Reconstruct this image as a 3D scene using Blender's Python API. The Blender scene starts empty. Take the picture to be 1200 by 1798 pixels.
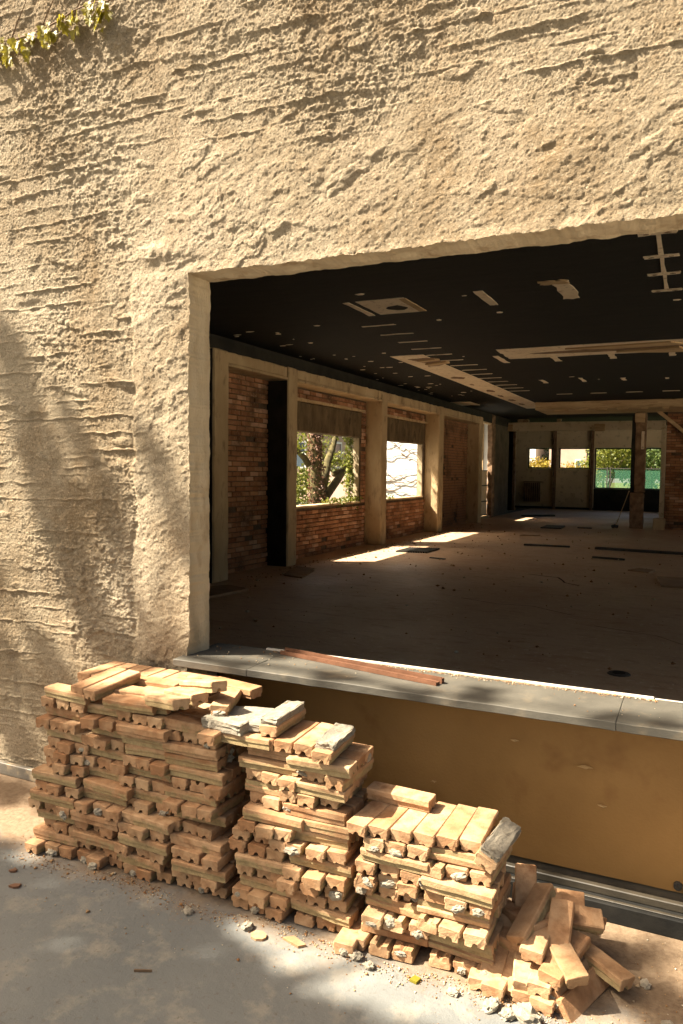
import bpy, bmesh, math, random
import numpy as np
from math import radians, sin, cos, pi
from mathutils import Vector, Matrix, noise as mnoise

# ------------------------------------------------------------------ camera, sky, sun, exposure
S = bpy.context.scene
COL = S.collection
YAW, PITCH, ROLL = radians(25.0727), radians(3.2573), radians(0.6677)
fw = Vector((-sin(YAW)*cos(PITCH), cos(YAW)*cos(PITCH), -sin(PITCH)))
rt = Vector((cos(YAW), sin(YAW), 0)); up = rt.cross(fw)
rt = rt*cos(ROLL) + up*sin(ROLL); up = rt.cross(fw)
cam_d = bpy.data.cameras.new('camera'); cam = bpy.data.objects.new('camera', cam_d); COL.objects.link(cam)
m3 = Matrix((rt, up, -fw)).transposed().to_4x4(); m3.translation = (0, 0, 1.6)
cam.matrix_world = m3
cam_d.sensor_fit = 'HORIZONTAL'; cam_d.sensor_width = 24.0; cam_d.lens = 24.0*1330.03/1200
cam_d.clip_start = 0.05; cam_d.clip_end = 500
S.camera = cam

SUN = Vector((-0.75, -0.40, 1.0)).normalized()          # towards the sun
W = bpy.data.worlds.new('World'); S.world = W; W.use_nodes = True
nt = W.node_tree; nt.nodes.clear()
sky = nt.nodes.new('ShaderNodeTexSky'); sky.sky_type = 'NISHITA'; sky.sun_disc = False
sky.sun_elevation = math.asin(SUN.z); sky.sun_rotation = math.atan2(SUN.x, SUN.y)
sky.air_density = 1.0; sky.dust_density = 7.0; sky.ozone_density = 0.2
bg = nt.nodes.new('ShaderNodeBackground'); bg.inputs[1].default_value = 0.055
wo = nt.nodes.new('ShaderNodeOutputWorld')
wb = nt.nodes.new('ShaderNodeMix'); wb.data_type = 'RGBA'; wb.blend_type = 'MULTIPLY'; wb.inputs[0].default_value = 1.0; wb.inputs[7].default_value = (1.0, .93, .80, 1)   # warm white balance
nt.links.new(sky.outputs[0], wb.inputs[6]); nt.links.new(wb.outputs[2], bg.inputs[0]); nt.links.new(bg.outputs[0], wo.inputs[0])
sd = bpy.data.lights.new('sun', 'SUN'); sd.energy = 5.0; sd.angle = radians(0.53); sd.color = (1.0, 0.89, 0.72)
so = bpy.data.objects.new('sun', sd); COL.objects.link(so)
so.rotation_euler = SUN.to_track_quat('Z', 'Y').to_euler(); so.location = (-8, -4, 12)
S.view_settings.view_transform = 'Standard'; S.view_settings.look = 'None'
S.view_settings.gamma = 1.0; S.view_settings.use_curve_mapping = False
S.view_settings.exposure = 2.4
S.render.engine = 'CYCLES'
S.cycles.use_denoising = True
S.cycles.max_bounces = 8; S.cycles.diffuse_bounces = 6
S.cycles.sample_clamp_indirect = 6.0

# ------------------------------------------------------------------ helpers
random.seed(7); RNG = np.random.default_rng(7)
def U(a, b): return random.uniform(a, b)

def tag(o, label=None, cat=None, group=None, kind=None):
    if label: o['label'] = label
    if cat: o['category'] = cat
    if group: o['group'] = group
    if kind: o['kind'] = kind
    return o
def empty(name, loc=(0, 0, 0)):
    o = bpy.data.objects.new(name, None); COL.objects.link(o); o.location = loc; o.empty_display_size = .1
    return o
def link(name, me, parent=None, loc=None):
    o = bpy.data.objects.new(name, me); COL.objects.link(o)
    if parent is not None:
        o.parent = parent
        o.matrix_parent_inverse = Matrix.Translation(-Vector(parent.location)) if loc is None and parent.parent is None else Matrix()
    if loc is not None: o.location = loc
    return o
def mesh(name, V, F, mat, smooth=False):
    me = bpy.data.meshes.new(name); me.from_pydata([tuple(v) for v in V], [], F)
    if smooth: me.polygons.foreach_set('use_smooth', [True]*len(me.polygons))
    for m in (mat if isinstance(mat, (list, tuple)) else [mat]): me.materials.append(m)
    me.update(); return me
def npmesh(name, V, Q, mat, smooth=False, n=4):
    V = np.asarray(V, dtype=np.float32); Q = np.asarray(Q, dtype=np.int32)
    me = bpy.data.meshes.new(name); me.vertices.add(len(V)); me.vertices.foreach_set('co', V.ravel())
    me.loops.add(Q.size); me.loops.foreach_set('vertex_index', Q.ravel())
    me.polygons.add(len(Q)); me.polygons.foreach_set('loop_start', np.arange(0, Q.size, n, dtype=np.int32))
    if smooth: me.polygons.foreach_set('use_smooth', np.ones(len(Q), dtype=bool))
    me.materials.append(mat); me.update(calc_edges=True); me.validate(); return me
def bmesh_to(name, bm, mat, smooth=False):
    me = bpy.data.meshes.new(name); bm.to_mesh(me); bm.free()
    if smooth: me.polygons.foreach_set('use_smooth', [True]*len(me.polygons))
    for m in (mat if isinstance(mat, (list, tuple)) else [mat]): me.materials.append(m)
    return me
BOXF = [(0, 3, 2, 1), (4, 5, 6, 7), (0, 1, 5, 4), (1, 2, 6, 5), (2, 3, 7, 6), (3, 0, 4, 7)]
def boxv(x0, x1, y0, y1, z0, z1):
    return [(x0, y0, z0), (x1, y0, z0), (x1, y1, z0), (x0, y1, z0), (x0, y0, z1), (x1, y0, z1), (x1, y1, z1), (x0, y1, z1)]
def box(name, x0, x1, y0, y1, z0, z1, mat, parent=None, bev=0.0):
    bm = bmesh.new(); vs = [bm.verts.new(v) for v in boxv(x0, x1, y0, y1, z0, z1)]
    for f in BOXF: bm.faces.new([vs[i] for i in f])
    if bev: bmesh.ops.bevel(bm, geom=bm.edges[:], offset=bev, segments=1, affect='EDGES')
    return link(name, bmesh_to(name, bm, mat), parent)
def rough_box(name, x0, x1, y0, y1, z0, z1, mat, parent=None, step=.08, amp=.008, freq=6., bev=.012, seed=0.):
    """a cast or broken block: chamfered, cut into a grid and pushed about"""
    bm = bmesh.new(); vs = [bm.verts.new(v) for v in boxv(x0, x1, y0, y1, z0, z1)]
    for f in BOXF: bm.faces.new([vs[i] for i in f])
    if bev: bmesh.ops.bevel(bm, geom=bm.edges[:], offset=bev, segments=1, affect='EDGES')
    for ax, (a, b) in enumerate(((x0, x1), (y0, y1), (z0, z1))):
        n = int((b-a)/step)
        for k in range(1, n):
            p = [0, 0, 0]; p[ax] = a+(b-a)*k/n; nn = [0, 0, 0]; nn[ax] = 1
            bmesh.ops.bisect_plane(bm, geom=bm.verts[:]+bm.edges[:]+bm.faces[:], plane_co=p, plane_no=nn, dist=1e-5)
    for v in bm.verts:
        p = v.co*freq + Vector((seed, seed*1.7, 0))
        v.co += (mnoise.noise_vector(p) + .5*mnoise.noise_vector(p*2.7))*amp
    return link(name, bmesh_to(name, bm, mat), parent)
def tube_data(P, Rr, n=7):
    P = [Vector(p) for p in P]; V = []; F = []
    for i, p in enumerate(P):
        d = (P[min(i+1, len(P)-1)]-P[max(i-1, 0)]).normalized()
        a = d.orthogonal().normalized(); b = d.cross(a)
        for k in range(n):
            t = 2*pi*k/n; V.append(p + (a*cos(t)+b*sin(t))*Rr[i])
    for i in range(len(P)-1):
        for k in range(n):
            F.append((i*n+k, i*n+(k+1) % n, (i+1)*n+(k+1) % n, (i+1)*n+k))
    F.append(tuple(range(n-1, -1, -1))); F.append(tuple((len(P)-1)*n+k for k in range(n)))
    return V, F
def join_data(parts):
    V = []; F = []
    for v, f in parts:
        o = len(V); V += list(v); F += [tuple(i+o for i in q) for q in f]
    return V, F
def wander(a, b, n, amp, seed=0):
    a = Vector(a); b = Vector(b); out = []
    for i in range(n+1):
        t = i/n; p = a.lerp(b, t)
        out.append(p + mnoise.noise_vector(p*1.3+Vector((seed, 3*seed, 0)))*amp*sin(pi*min(1, t*1.2+.05)) )
    out[0] = a
    return out

# vectorised gradient noise
def perlin(x, y, seed=0):
    xi = np.floor(x).astype(np.int64); yi = np.floor(y).astype(np.int64); fx = x-xi; fy = y-yi
    def g(ix, iy):
        h = (ix*374761393 + iy*668265263 + seed*974711) & 0xffffffff
        h = ((h ^ (h >> 13))*1274126177) & 0xffffffff; h ^= h >> 16
        return h*(2*pi/4294967296.0)
    def d(ix, iy, dx, dy):
        a = g(ix, iy); return np.cos(a)*dx+np.sin(a)*dy
    u = fx*fx*fx*(fx*(fx*6-15)+10); v = fy*fy*fy*(fy*(fy*6-15)+10)
    a = d(xi, yi, fx, fy); b = d(xi+1, yi, fx-1, fy); c = d(xi, yi+1, fx, fy-1); e = d(xi+1, yi+1, fx-1, fy-1)
    return ((a*(1-u)+b*u)*(1-v)+(c*(1-u)+e*u)*v)*1.5
def fbm(x, y, o=4, seed=0, gain=.5):
    s = 0; a = 1
    for k in range(o):
        s = s+a*perlin(x*2**k, y*2**k, seed+k*31); a *= gain
    return s
def sstep(a, b, x):
    t = np.clip((x-a)/(b-a), 0, 1); return t*t*(3-2*t)

# ------------------------------------------------------------------ materials
class NT:
    def __init__(s, name):
        s.m = bpy.data.materials.new(name); s.m.use_nodes = True; s.t = s.m.node_tree
        s.b = s.t.nodes['Principled BSDF']; s.o = s.t.nodes['Material Output']
    def n(s, t, **k):
        q = s.t.nodes.new(t)
        for a, v in k.items():
            if a.startswith('i_'):
                a = a[2:]; q.inputs[int(a) if a.isdigit() else a].default_value = v
            else: setattr(q, a, v)
        return q
    def l(s, a, b): s.t.links.new(a, b)
    def coord(s, kind='Object', scale=(1, 1, 1)):
        if kind == 'World':
            c = s.n('ShaderNodeNewGeometry').outputs['Position']
        else: c = s.n('ShaderNodeTexCoord').outputs[kind]
        mp = s.n('ShaderNodeMapping'); mp.inputs['Scale'].default_value = scale
        s.l(c, mp.inputs[0]); s.mp = mp; return mp.outputs[0]
    def noise(s, co, scale, detail=4, rough=.55, dist=0):
        q = s.n('ShaderNodeTexNoise'); q.inputs['Scale'].default_value = scale; q.inputs['Detail'].default_value = detail
        q.inputs['Roughness'].default_value = rough; q.inputs['Distortion'].default_value = dist
        s.l(co, q.inputs['Vector']); return q.outputs['Fac']
    def ramp(s, f, a, b):
        q = s.n('ShaderNodeMapRange'); q.inputs[1].default_value = a; q.inputs[2].default_value = b; s.l(f, q.inputs[0]); return q.outputs[0]
    def mix(s, f, a, b, bt='MIX'):
        q = s.n('ShaderNodeMix', data_type='RGBA', blend_type=bt)
        if isinstance(f, (int, float)): q.inputs[0].default_value = f
        else: s.l(f, q.inputs[0])
        for i, c in ((6, a), (7, b)):
            if isinstance(c, (tuple, list)): q.inputs[i].default_value = (*c[:3], 1)
            else: s.l(c, q.inputs[i])
        return q.outputs[2]
    def math(s, op, a, b=None):
        q = s.n('ShaderNodeMath', operation=op)
        for i, c in ((0, a), (1, b)):
            if c is None: continue
            if isinstance(c, (int, float)): q.inputs[i].default_value = c
            else: s.l(c, q.inputs[i])
        return q.outputs[0]
    def bump(s, h, dist, strength=1.0, prev=None):
        q = s.n('ShaderNodeBump'); q.inputs['Distance'].default_value = dist; q.inputs['Strength'].default_value = strength
        s.l(h, q.inputs['Height'])
        if prev is not None: s.l(prev, q.inputs['Normal'])
        return q.outputs[0]
    def done(s, col, rough=.85, nrm=None, spec=.3):
        if isinstance(col, (tuple, list)): s.b.inputs['Base Color'].default_value = (*col[:3], 1)
        else: s.l(col, s.b.inputs['Base Color'])
        if isinstance(rough, (int, float)): s.b.inputs['Roughness'].default_value = rough
        else: s.l(rough, s.b.inputs['Roughness'])
        s.b.inputs['Specular IOR Level'].default_value = spec
        if nrm is not None: s.l(nrm, s.b.inputs['Normal'])
        return s.m

def mottled(name, c1, c2, scale=3., rough=.85, bscale=60., bdist=.004, c3=None, s3=20., coord='World', spec=.3, stretch=(1, 1, 1), lo=.35, hi=.65):
    k = NT(name); co = k.coord(coord, stretch)
    c = k.mix(k.ramp(k.noise(co, scale, 5, .6), lo, hi), c1, c2)
    if c3: c = k.mix(k.ramp(k.noise(co, s3, 4, .65), .55, .72), c, c3)
    nr = k.bump(k.noise(co, bscale, 5, .65), bdist)
    return k.done(c, rough, nr, spec)

def facade_mat():
    k = NT('rough_plaster'); co = k.coord('World')
    c = k.mix(k.ramp(k.noise(co, 1.3, 5, .6), .35, .68), (.315, .252, .168), (.40, .330, .230))
    c = k.mix(k.ramp(k.noise(co, 7, 5, .65), .52, .75), c, (.31, .23, .14))
    c = k.mix(k.ramp(k.noise(co, 60, 3, .6), .6, .75), c, (.50, .415, .295))
    co3 = k.coord('World', (1, 1, .45)); c = k.mix(k.math('MULTIPLY', k.ramp(k.noise(co3, 2.6, 6, .65), .48, .66), .75), c, (.235, .165, .092))
    c = k.mix(k.math('MULTIPLY', k.ramp(k.noise(co, .9, 5, .6), .50, .68), .7), c, (.52, .44, .325))
    c = k.mix(k.math('MULTIPLY', k.ramp(k.noise(co, 120, 4, .75), .50, .66), .85), c, (.155, .108, .06))
    c = k.mix(k.math('MULTIPLY', k.ramp(k.noise(co, 95, 4, .75), .55, .68), .8), c, (.56, .47, .34))
    n1 = k.bump(k.noise(co, 125, 5, .85), .011)
    n2 = k.bump(k.noise(co, 380, 3, .7), .004, 1., n1)
    return k.done(c, .95, n2, .1)
def brick_mat(name, a, b, mort, thr):
    """split clay brick: each one its own shade, old mortar stuck to the sides"""
    k = NT(name); oi = k.n('ShaderNodeObjectInfo')
    co = k.coord('Object'); va = k.n('ShaderNodeVectorMath', operation='ADD')
    k.l(co, va.inputs[0]); cmb = k.n('ShaderNodeCombineXYZ'); r9 = k.math('MULTIPLY', oi.outputs['Random'], 37.)
    k.l(r9, cmb.inputs[0]); k.l(r9, cmb.inputs[1]); k.l(cmb.outputs[0], va.inputs[1]); co = va.outputs[0]
    c = k.mix(oi.outputs['Random'], a, b)
    c = k.mix(k.ramp(k.noise(co, 22, 5, .6), .4, .7), c, tuple(x*.72 for x in a))
    c = k.mix(k.math('MULTIPLY', k.ramp(k.noise(co, 9, 5, .65), .45, .75), .6), c, (.40, .285, .17))
    c = k.mix(k.math('MULTIPLY', k.ramp(k.noise(co, 14, 5, .7), .6, .75), .7), c, (.17, .10, .055))
    nz = k.n('ShaderNodeSeparateXYZ'); k.l(k.n('ShaderNodeTexCoord').outputs['Normal'], nz.inputs[0])
    side = k.math('LESS_THAN', k.math('ABSOLUTE', nz.outputs[1]), .5)
    side = k.math('MULTIPLY', side, k.math('LESS_THAN', k.math('ABSOLUTE', nz.outputs[2]), .6))
    rr = k.math('FRACT', k.math('MULTIPLY', oi.outputs['Random'], 91.7))
    ob = k.n('ShaderNodeSeparateXYZ'); k.l(k.n('ShaderNodeTexCoord').outputs['Object'], ob.inputs[0])
    lowz = k.ramp(k.math('ADD', ob.outputs[2], k.math('MULTIPLY', k.math('SUBTRACT', k.noise(co, 30, 4, .6), .5), .02)), .031, .024)
    side = k.math('MULTIPLY', side, lowz)
    mort = k.mix(k.ramp(k.noise(co, 40, 5, .7), .35, .68), mort, tuple(x*.62 for x in mort))
    f = k.ramp(k.math('ADD', k.noise(co, 11, 5, .65), k.math('MULTIPLY', k.math('SUBTRACT', rr, thr), .45)), .46, .54)
    c = k.mix(k.math('MULTIPLY', side, f), c, mort)
    nr = k.bump(k.noise(co, 120, 5, .7), .0025)
    return k.done(c, .9, nr, .2)
def wall_brick_mat():
    k = NT('old_wall_brick'); oi = k.n('ShaderNodeObjectInfo'); co = k.coord('World')
    c = k.mix(oi.outputs['Random'], (.24, .10, .048), (.45, .225, .115))
    c = k.mix(k.ramp(k.math('FRACT', k.math('MULTIPLY', oi.outputs['Random'], 53.1)), .82, .9), c, (.54, .32, .20))
    c = k.mix(k.ramp(k.noise(co, 1.6, 5, .65), .48, .7), c, (.10, .055, .03))
    c = k.mix(k.ramp(k.noise(co, 30, 4, .6), .55, .75), c, (.36, .25, .15))
    return k.done(c, .9, k.bump(k.noise(co, 70, 4, .7), .006), .2)
def concrete_ground():
    k = NT('concrete_ground'); co = k.coord('World')
    c = k.mix(k.ramp(k.noise(co, 1.1, 6, .62), .35, .66), (.108, .114, .112), (.145, .147, .138))
    c = k.mix(k.ramp(k.noise(co, 6, 5, .65), .52, .72), c, (.225, .205, .168))
    c = k.mix(k.ramp(k.noise(co, 38, 5, .7), .58, .7), c, (.10, .09, .073))
    # dirt and brick dust swept up against the wall
    sx = k.n('ShaderNodeSeparateXYZ'); k.l(k.n('ShaderNodeNewGeometry').outputs['Position'], sx.inputs[0])
    yy = k.math('ADD', sx.outputs[1], k.math('MULTIPLY', k.math('SUBTRACT', k.noise(co, 5, 6, .7), .5), .55))
    dirt = k.math('MULTIPLY', k.ramp(yy, 2.13, 2.32), k.ramp(yy, 3.2, 3.0))
    c = k.mix(k.math('MULTIPLY', dirt, .9), c, k.mix(k.ramp(k.noise(co, 45, 5, .7), .35, .65), (.12, .075, .04), (.20, .14, .085)))
    n1 = k.bump(k.noise(co, 26, 6, .7), .004); n2 = k.bump(k.noise(co, 190, 4, .75), .0018, 1., n1)
    return k.done(c, .88, n2, .25)
def floor_mat():
    k = NT('dusty_screed'); co = k.coord('World')
    c = k.mix(k.ramp(k.noise(co, .35, 6, .6), .35, .68), (.43, .275, .165), (.54, .395, .26))
    co2 = k.coord('World', (1, 2.6, 1)); c = k.mix(k.ramp(k.noise(co2, 3, 6, .7), .5, .72), c, (.32, .19, .11))
    c = k.mix(k.ramp(k.noise(co, 14, 5, .7), .56, .72), c, (.60, .48, .34))
    r = k.ramp(k.noise(co, .8, 5, .6), .3, .7); r = k.math('ADD', k.math('MULTIPLY', r, .25), .42)
    return k.done(c, r, k.bump(k.noise(co, 12, 6, .7), .012), .4)
def leaf_mat(name, a, b, tr=.35):
    k = NT(name); oi = k.n('ShaderNodeNewGeometry')
    c = k.mix(oi.outputs['Random Per Island'], a, b)
    k.l(c, k.b.inputs['Base Color']); k.b.inputs['Roughness'].default_value = .55
    t = k.n('ShaderNodeBsdfTranslucent'); k.l(c, t.inputs[0]); mx = k.n('ShaderNodeMixShader'); mx.inputs[0].default_value = tr
    k.l(k.b.outputs[0], mx.inputs[1]); k.l(t.outputs[0], mx.inputs[2]); k.l(mx.outputs[0], k.o.inputs[0]); return k.m

M = {}
M['facade'] = facade_mat()
M['reveal'] = mottled('smooth_render', (.36, .285, .18), (.47, .385, .26), 5, .9, 110, .006, (.24, .165, .085), 7, stretch=(1, 1, .4))
M['ground'] = concrete_ground()
M['floor'] = floor_mat()
M['ceil'] = mottled('black_ceiling_paint', (.009, .0085, .007), (.016, .014, .011), 2.5, .8, 40, .004, (.03, .026, .02), 30, spec=.2, stretch=(1, 4, 1))
M['bare'] = mottled('bare_ceiling_board', (.70, .57, .40), (.80, .68, .50), 2, .85, 60, .002, (.36, .26, .16), 12)
M['torn'] = mottled('torn_brown_board', (.14, .085, .05), (.30, .19, .11), 6, .9, 50, .004)
M['hole'] = mottled('dark_void', (.015, .011, .008), (.03, .02, .014), 10, .9)
M['concrete'] = mottled('old_concrete', (.40, .285, .155), (.52, .39, .23), 2.2, .9, 55, .006, (.22, .15, .085), 7, stretch=(1, 1, .35))
M['lintel'] = mottled('sooty_concrete', (.075, .052, .028), (.17, .12, .065), 3, .9, 45, .006, (.035, .026, .015), 8, stretch=(1, 1, .5))
M['black'] = mottled('near_black', (.012, .011, .008), (.03, .026, .018), 3, .8, 40, .004)  # one near-black tone shared by several dark parts
M['mortarbed'] = mottled('old_mortar_bed', (.075, .05, .03), (.14, .095, .06), 6, .95, 60, .006)
M['wbrick'] = wall_brick_mat()
M['stone'] = mottled('grey_stone_sill', (.055, .051, .042), (.09, .083, .067), 3.2, .62, 110, .0012, (.14, .115, .08), 4, spec=.25)
M['panel'] = mottled('ochre_panel', (.26, .138, .040), (.34, .185, .058), 1.8, .6, 90, .0015, (.20, .095, .025), 3, spec=.35)
M['rail'] = mottled('dull_metal_rail', (.022, .018, .012), (.042, .034, .023), 8, .5, 90, .001, spec=.5)
M['darkmetal'] = mottled('dark_metal', (.02, .019, .017), (.045, .04, .034), 8, .6, 90, .001, spec=.4)
M['strip'] = mottled('grey_metal_skirting', (.09, .085, .073), (.15, .135, .11), 5, .5, 60, .002, (.36, .28, .18), 9, spec=.5)
M['rust'] = mottled('rust_brown_bar', (.085, .036, .017), (.14, .062, .032), 12, .7, 80, .001, coord='Object', stretch=(1, 1, 1))
M['whitebar'] = mottled('dusty_white_strip', (.34, .31, .26), (.46, .42, .35), 9, .8, 90, .001)
M['brick'] = brick_mat('clay_brick', (.27, .135, .062), (.41, .255, .140), (.30, .215, .105), .5)
M['brickm'] = brick_mat('mortared_clay_brick', (.30, .165, .08), (.42, .28, .16), (.33, .245, .125), .0)
M['mortar'] = mottled('old_mortar_lump', (.30, .265, .20), (.42, .375, .295), 30, .95, 140, .004, (.14, .11, .07), 45, coord='Object')
M['mortarslab'] = mottled('weathered_mortar_slab', (.17, .15, .115), (.25, .222, .172), 22, .95, 120, .004, (.12, .10, .07), 35, coord='Object')
M['blackmetal'] = mottled('black_metal', (.006, .006, .0055), (.014, .013, .011), 8, .75, 90, .001, spec=.15)
M['crumb'] = None
M['cream'] = mottled('cream_wall_tile', (.68, .56, .37), (.76, .64, .45), 1.5, .6, 30, .001, (.36, .28, .17), 4)
M['paint'] = mottled('cream_painted_beam', (.62, .51, .33), (.70, .59, .41), 2, .8, 30, .003, (.36, .26, .14), 6)
M['wood'] = mottled('bare_timber', (.40, .27, .14), (.54, .39, .22), 3, .85, 50, .003, (.26, .16, .075), 8, stretch=(.3, 2, 2))
M['board'] = mottled('loose_board', (.24, .15, .085), (.33, .22, .13), 5, .85, 60, .002, coord='Object')
M['white'] = mottled('white_painted_boarding', (.62, .61, .585), (.70, .69, .665), 2, .8, 30, .002)
M['twig'] = mottled('dry_vine', (.10, .06, .035), (.18, .12, .07), 12, .9)
M['bark'] = mottled('tree_bark', (.10, .07, .042), (.19, .135, .085), 5, .95, 22, .02, stretch=(1, 1, .3))
M['mossy'] = mottled('mossy_bark', (.05, .042, .018), (.11, .09, .035), 6, .95, 22, .02)
M['pink'] = mottled('pink_house_plaster', (.36, .25, .20), (.42, .30, .25), 1.5, .9, 20, .003)
M['roof'] = mottled('grey_roof_tile', (.15, .13, .115), (.25, .21, .18), 4, .85, 20, .01)
M['glassd'] = NT('dark_window_glass').done((.05, .07, .085), .08, None, .6)
M['lawn'] = mottled('lawn', (.06, .10, .025), (.15, .15, .04), .8, .9, 20, .02)
M['leaf'] = leaf_mat('green_leaf', (.045, .085, .016), (.10, .135, .025))
M['leafy'] = leaf_mat('yellow_green_leaf', (.075, .105, .012), (.20, .20, .024), .4)
M['leafg'] = leaf_mat('golden_leaf', (.21, .145, .010), (.30, .215, .02), .35)
M['leafd'] = leaf_mat('dark_green_leaf', (.03, .06, .018), (.07, .12, .03), .25)
M['ivyr'] = leaf_mat('russet_ivy_leaf', (.11, .048, .028), (.22, .115, .065), .3)
M['creeper'] = leaf_mat('sunlit_creeper_leaf', (.13, .13, .012), (.34, .27, .025), .45)

# ------------------------------------------------------------------ ground, floor, ceiling
def sheet(name, x0, x1, y0, y1, z, mat, kind='structure', n=1):
    me = npmesh(name, [(x0, y0, z), (x1, y0, z), (x1, y1, z), (x0, y1, z)], [(0, 1, 2, 3)], mat)
    return tag(link(name, me), kind=kind)
sheet('ground', -150, 150, -150, 200, 0.0, M['ground'])
sheet('lawn', -60, 60, 36, 120, 0.006, M['lawn'])
M['bounce'] = mottled('pale_bounce', (.50, .45, .36), (.60, .54, .44), 2, .95, 30, .01)
sheet('bounce_ground', 5.6, 60, -4, 40, 0.006, M['bounce'])  # pale ground added out of view to bounce light into the hall
tag(box('floor', -6.34, 5.0, 3.06, 34, -.1, 0.012, M['floor']), kind='structure')
ceil = box('ceiling', -6.52, 5.3, 2.92, 25.6, 3.5, 3.75, M['ceil']); tag(ceil, kind='structure')
box('sun_blocker', -7.6, -6.521, 2.92, 25.6, 3.5, 3.62, M['black'], ceil); box('back_ceiling', -8.3, 5.3, 25.602, 34, 3.5, 3.75, M['ceil'], ceil)  # overhang outside is unseen, added to trim sun through the side windows

# bare patches, battens and torn holes on the black ceiling
def cpatch(name, pts, mat, th=.006, z=3.5):
    n = len(pts); V = [(x, y, z-th) for x, y in pts]+[(x, y, z+.01) for x, y in pts]
    F = [tuple(range(n-1, -1, -1)), tuple(range(n, 2*n))]+[(i, (i+1) % n, n+(i+1) % n, n+i) for i in range(n)]
    return link(name, mesh(name, V, F, mat), ceil)
def ragged(x0, x1, y0, y1, j=.012, n=6):
    P = []
    for a, b, c, d in ((x0, y0, x1, y0), (x1, y0, x1, y1), (x1, y1, x0, y1), (x0, y1, x0, y0)):
        for i in range(n): t = i/n; P.append((a+(c-a)*t+U(-j, j), b+(d-b)*t+U(-j, j)))
    return P
def blot(cx, cy, rx, ry, n=11): return [(cx+rx*cos(2*pi*i/n)*U(.6, 1.2), cy+ry*sin(2*pi*i/n)*U(.6, 1.2)) for i in range(n)]
cpatch('bare_board', ragged(-3.58, -3.0, 7.96, 8.72, .006), M['bare'])
cpatch('torn_hole', blot(-3.25, 8.42, .12, .13), M['hole'], .009)
cpatch('bare_strip', ragged(-3.74, -3.66, 7.97, 8.75, .008), M['bare'])
cpatch('bare_strip', ragged(-3.07, -2.985, 8.0, 8.7, .005), M['wood'], .010)
for i in range(14):
    y = 9.37+i*.677
    cpatch('batten_mark', ragged(-4.11+U(-.03, .03), -3.66+U(-.04, .03), y-.02, y+.025, .010, 5), M['bare'])
cpatch('bare_board', ragged(-4.74, -4.15, 11.97, 23.3, .010, 12), M['bare'], .008)
cpatch('torn_hole', [(-4.56, 12.36), (-4.2, 12.3), (-4.08, 12.45), (-4.12, 13.1), (-4.3, 13.3), (-4.52, 13.34), (-4.4, 12.95), (-4.5, 12.6)], M['torn'], .012)
cpatch('torn_flap', [(-4.42, 12.5), (-4.1, 12.42), (-4.05, 12.55), (-4.38, 12.66)], M['wood'], .03)
cpatch('torn_flap', [(-4.45, 12.95), (-4.0, 12.75), (-3.98, 12.9), (-4.4, 13.12)], M['wood'], .035)
for x, y, a, b in ((-4.5, 15.18, .13, .22), (-4.56, 16.49, .05, .14), (-4.5, 17.91, .11, .25), (-4.57, 19.22, .07, .25), (-4.55, 20.4, .09, .3), (-4.55, 21.7, .08, .3)):
    cpatch('torn_hole', blot(x, y, a, b), M['torn'], .012)
cpatch('bare_strip', ragged(-2.22, -2.12, 7.98, 8.7, .006), M['bare'])
cpatch('bare_strip', ragged(-1.38, -1.22, 7.85, 8.7, .02), M['bare'])
cpatch('bare_strip', ragged(-1.5, -1.24, 7.82, 7.95, .02), M['wood'], .012)
cpatch('bare_board', ragged(-2.93, 3.2, 11.88, 12.95, .015, 14), M['bare'], .008)
cpatch('torn_hole', [(-2.5, 12.42), (-1.6, 12.3), (-.3, 12.2), (.6, 12.25), (.6, 12.5), (-.4, 12.6), (-1.5, 12.62), (-2.3, 12.55)], M['torn'], .012)
cpatch('torn_flap', [(-1.9, 12.1), (-.4, 11.95), (-.2, 12.22), (-1.2, 12.28)], M['wood'], .03)
cpatch('torn_flap', [(-1.2, 12.6), (-.3, 12.42), (-.15, 12.9), (-.5, 12.86)], M['wood'], .04)
for x, y0, y1 in ((-3.09, 12.55, 13.4), (-2.22, 12.97, 13.5), (-1.32, 12.97, 13.5), (-.42, 12.97, 13.5)):
    cpatch('bare_strip', ragged(x-.05, x+.05, y0, y1, .012), M['bare'])
for y in (6.58, 7.30, 7.94, 8.66):
    cpatch('batten_mark', ragged(-.49, -.205, y-.035, y+.04, .008), M['bare'], .010)
    cpatch('screw_hole', blot(-.43, y, .025, .014), M['torn'], .013); cpatch('screw_hole', blot(-.27, y, .025, .014), M['torn'], .013)
for y0, y1 in ((6.62, 7.265), (7.34, 7.905), (7.98, 8.62)):
    cpatch('bare_strip', [(-.36, y0), (-.325, y0), (-.325-U(0, .012), (y0+y1)/2), (-.325, y1), (-.37, y1), (-.365+U(0, .014), (y0+y1)/2)], M['bare'])
for k in range(8):
    x = -3.0+k*.8; cpatch('batten_mark', ragged(x-.18, x+.18, 19.2, 19.28, .01, 3), M['bare'])
    cpatch('batten_mark', ragged(x-.05, x+.03, 16.3+U(-.3, .3), 16.75, .02, 3), M['bare'])
cpatch('bare_board', ragged(-6.3, -5.75, 20.6, 21.7, .01), M['bare'])
for k in range(70):                                         # flecks where the paint has come off
    x, y = (U(-6.2, -5.2), U(9, 19)) if k < 45 else (U(-5, 2), U(5, 18))
    cpatch('paint_fleck', blot(x, y, U(.015, .08), U(.015, .05), 5), M['bare'], .005)

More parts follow.
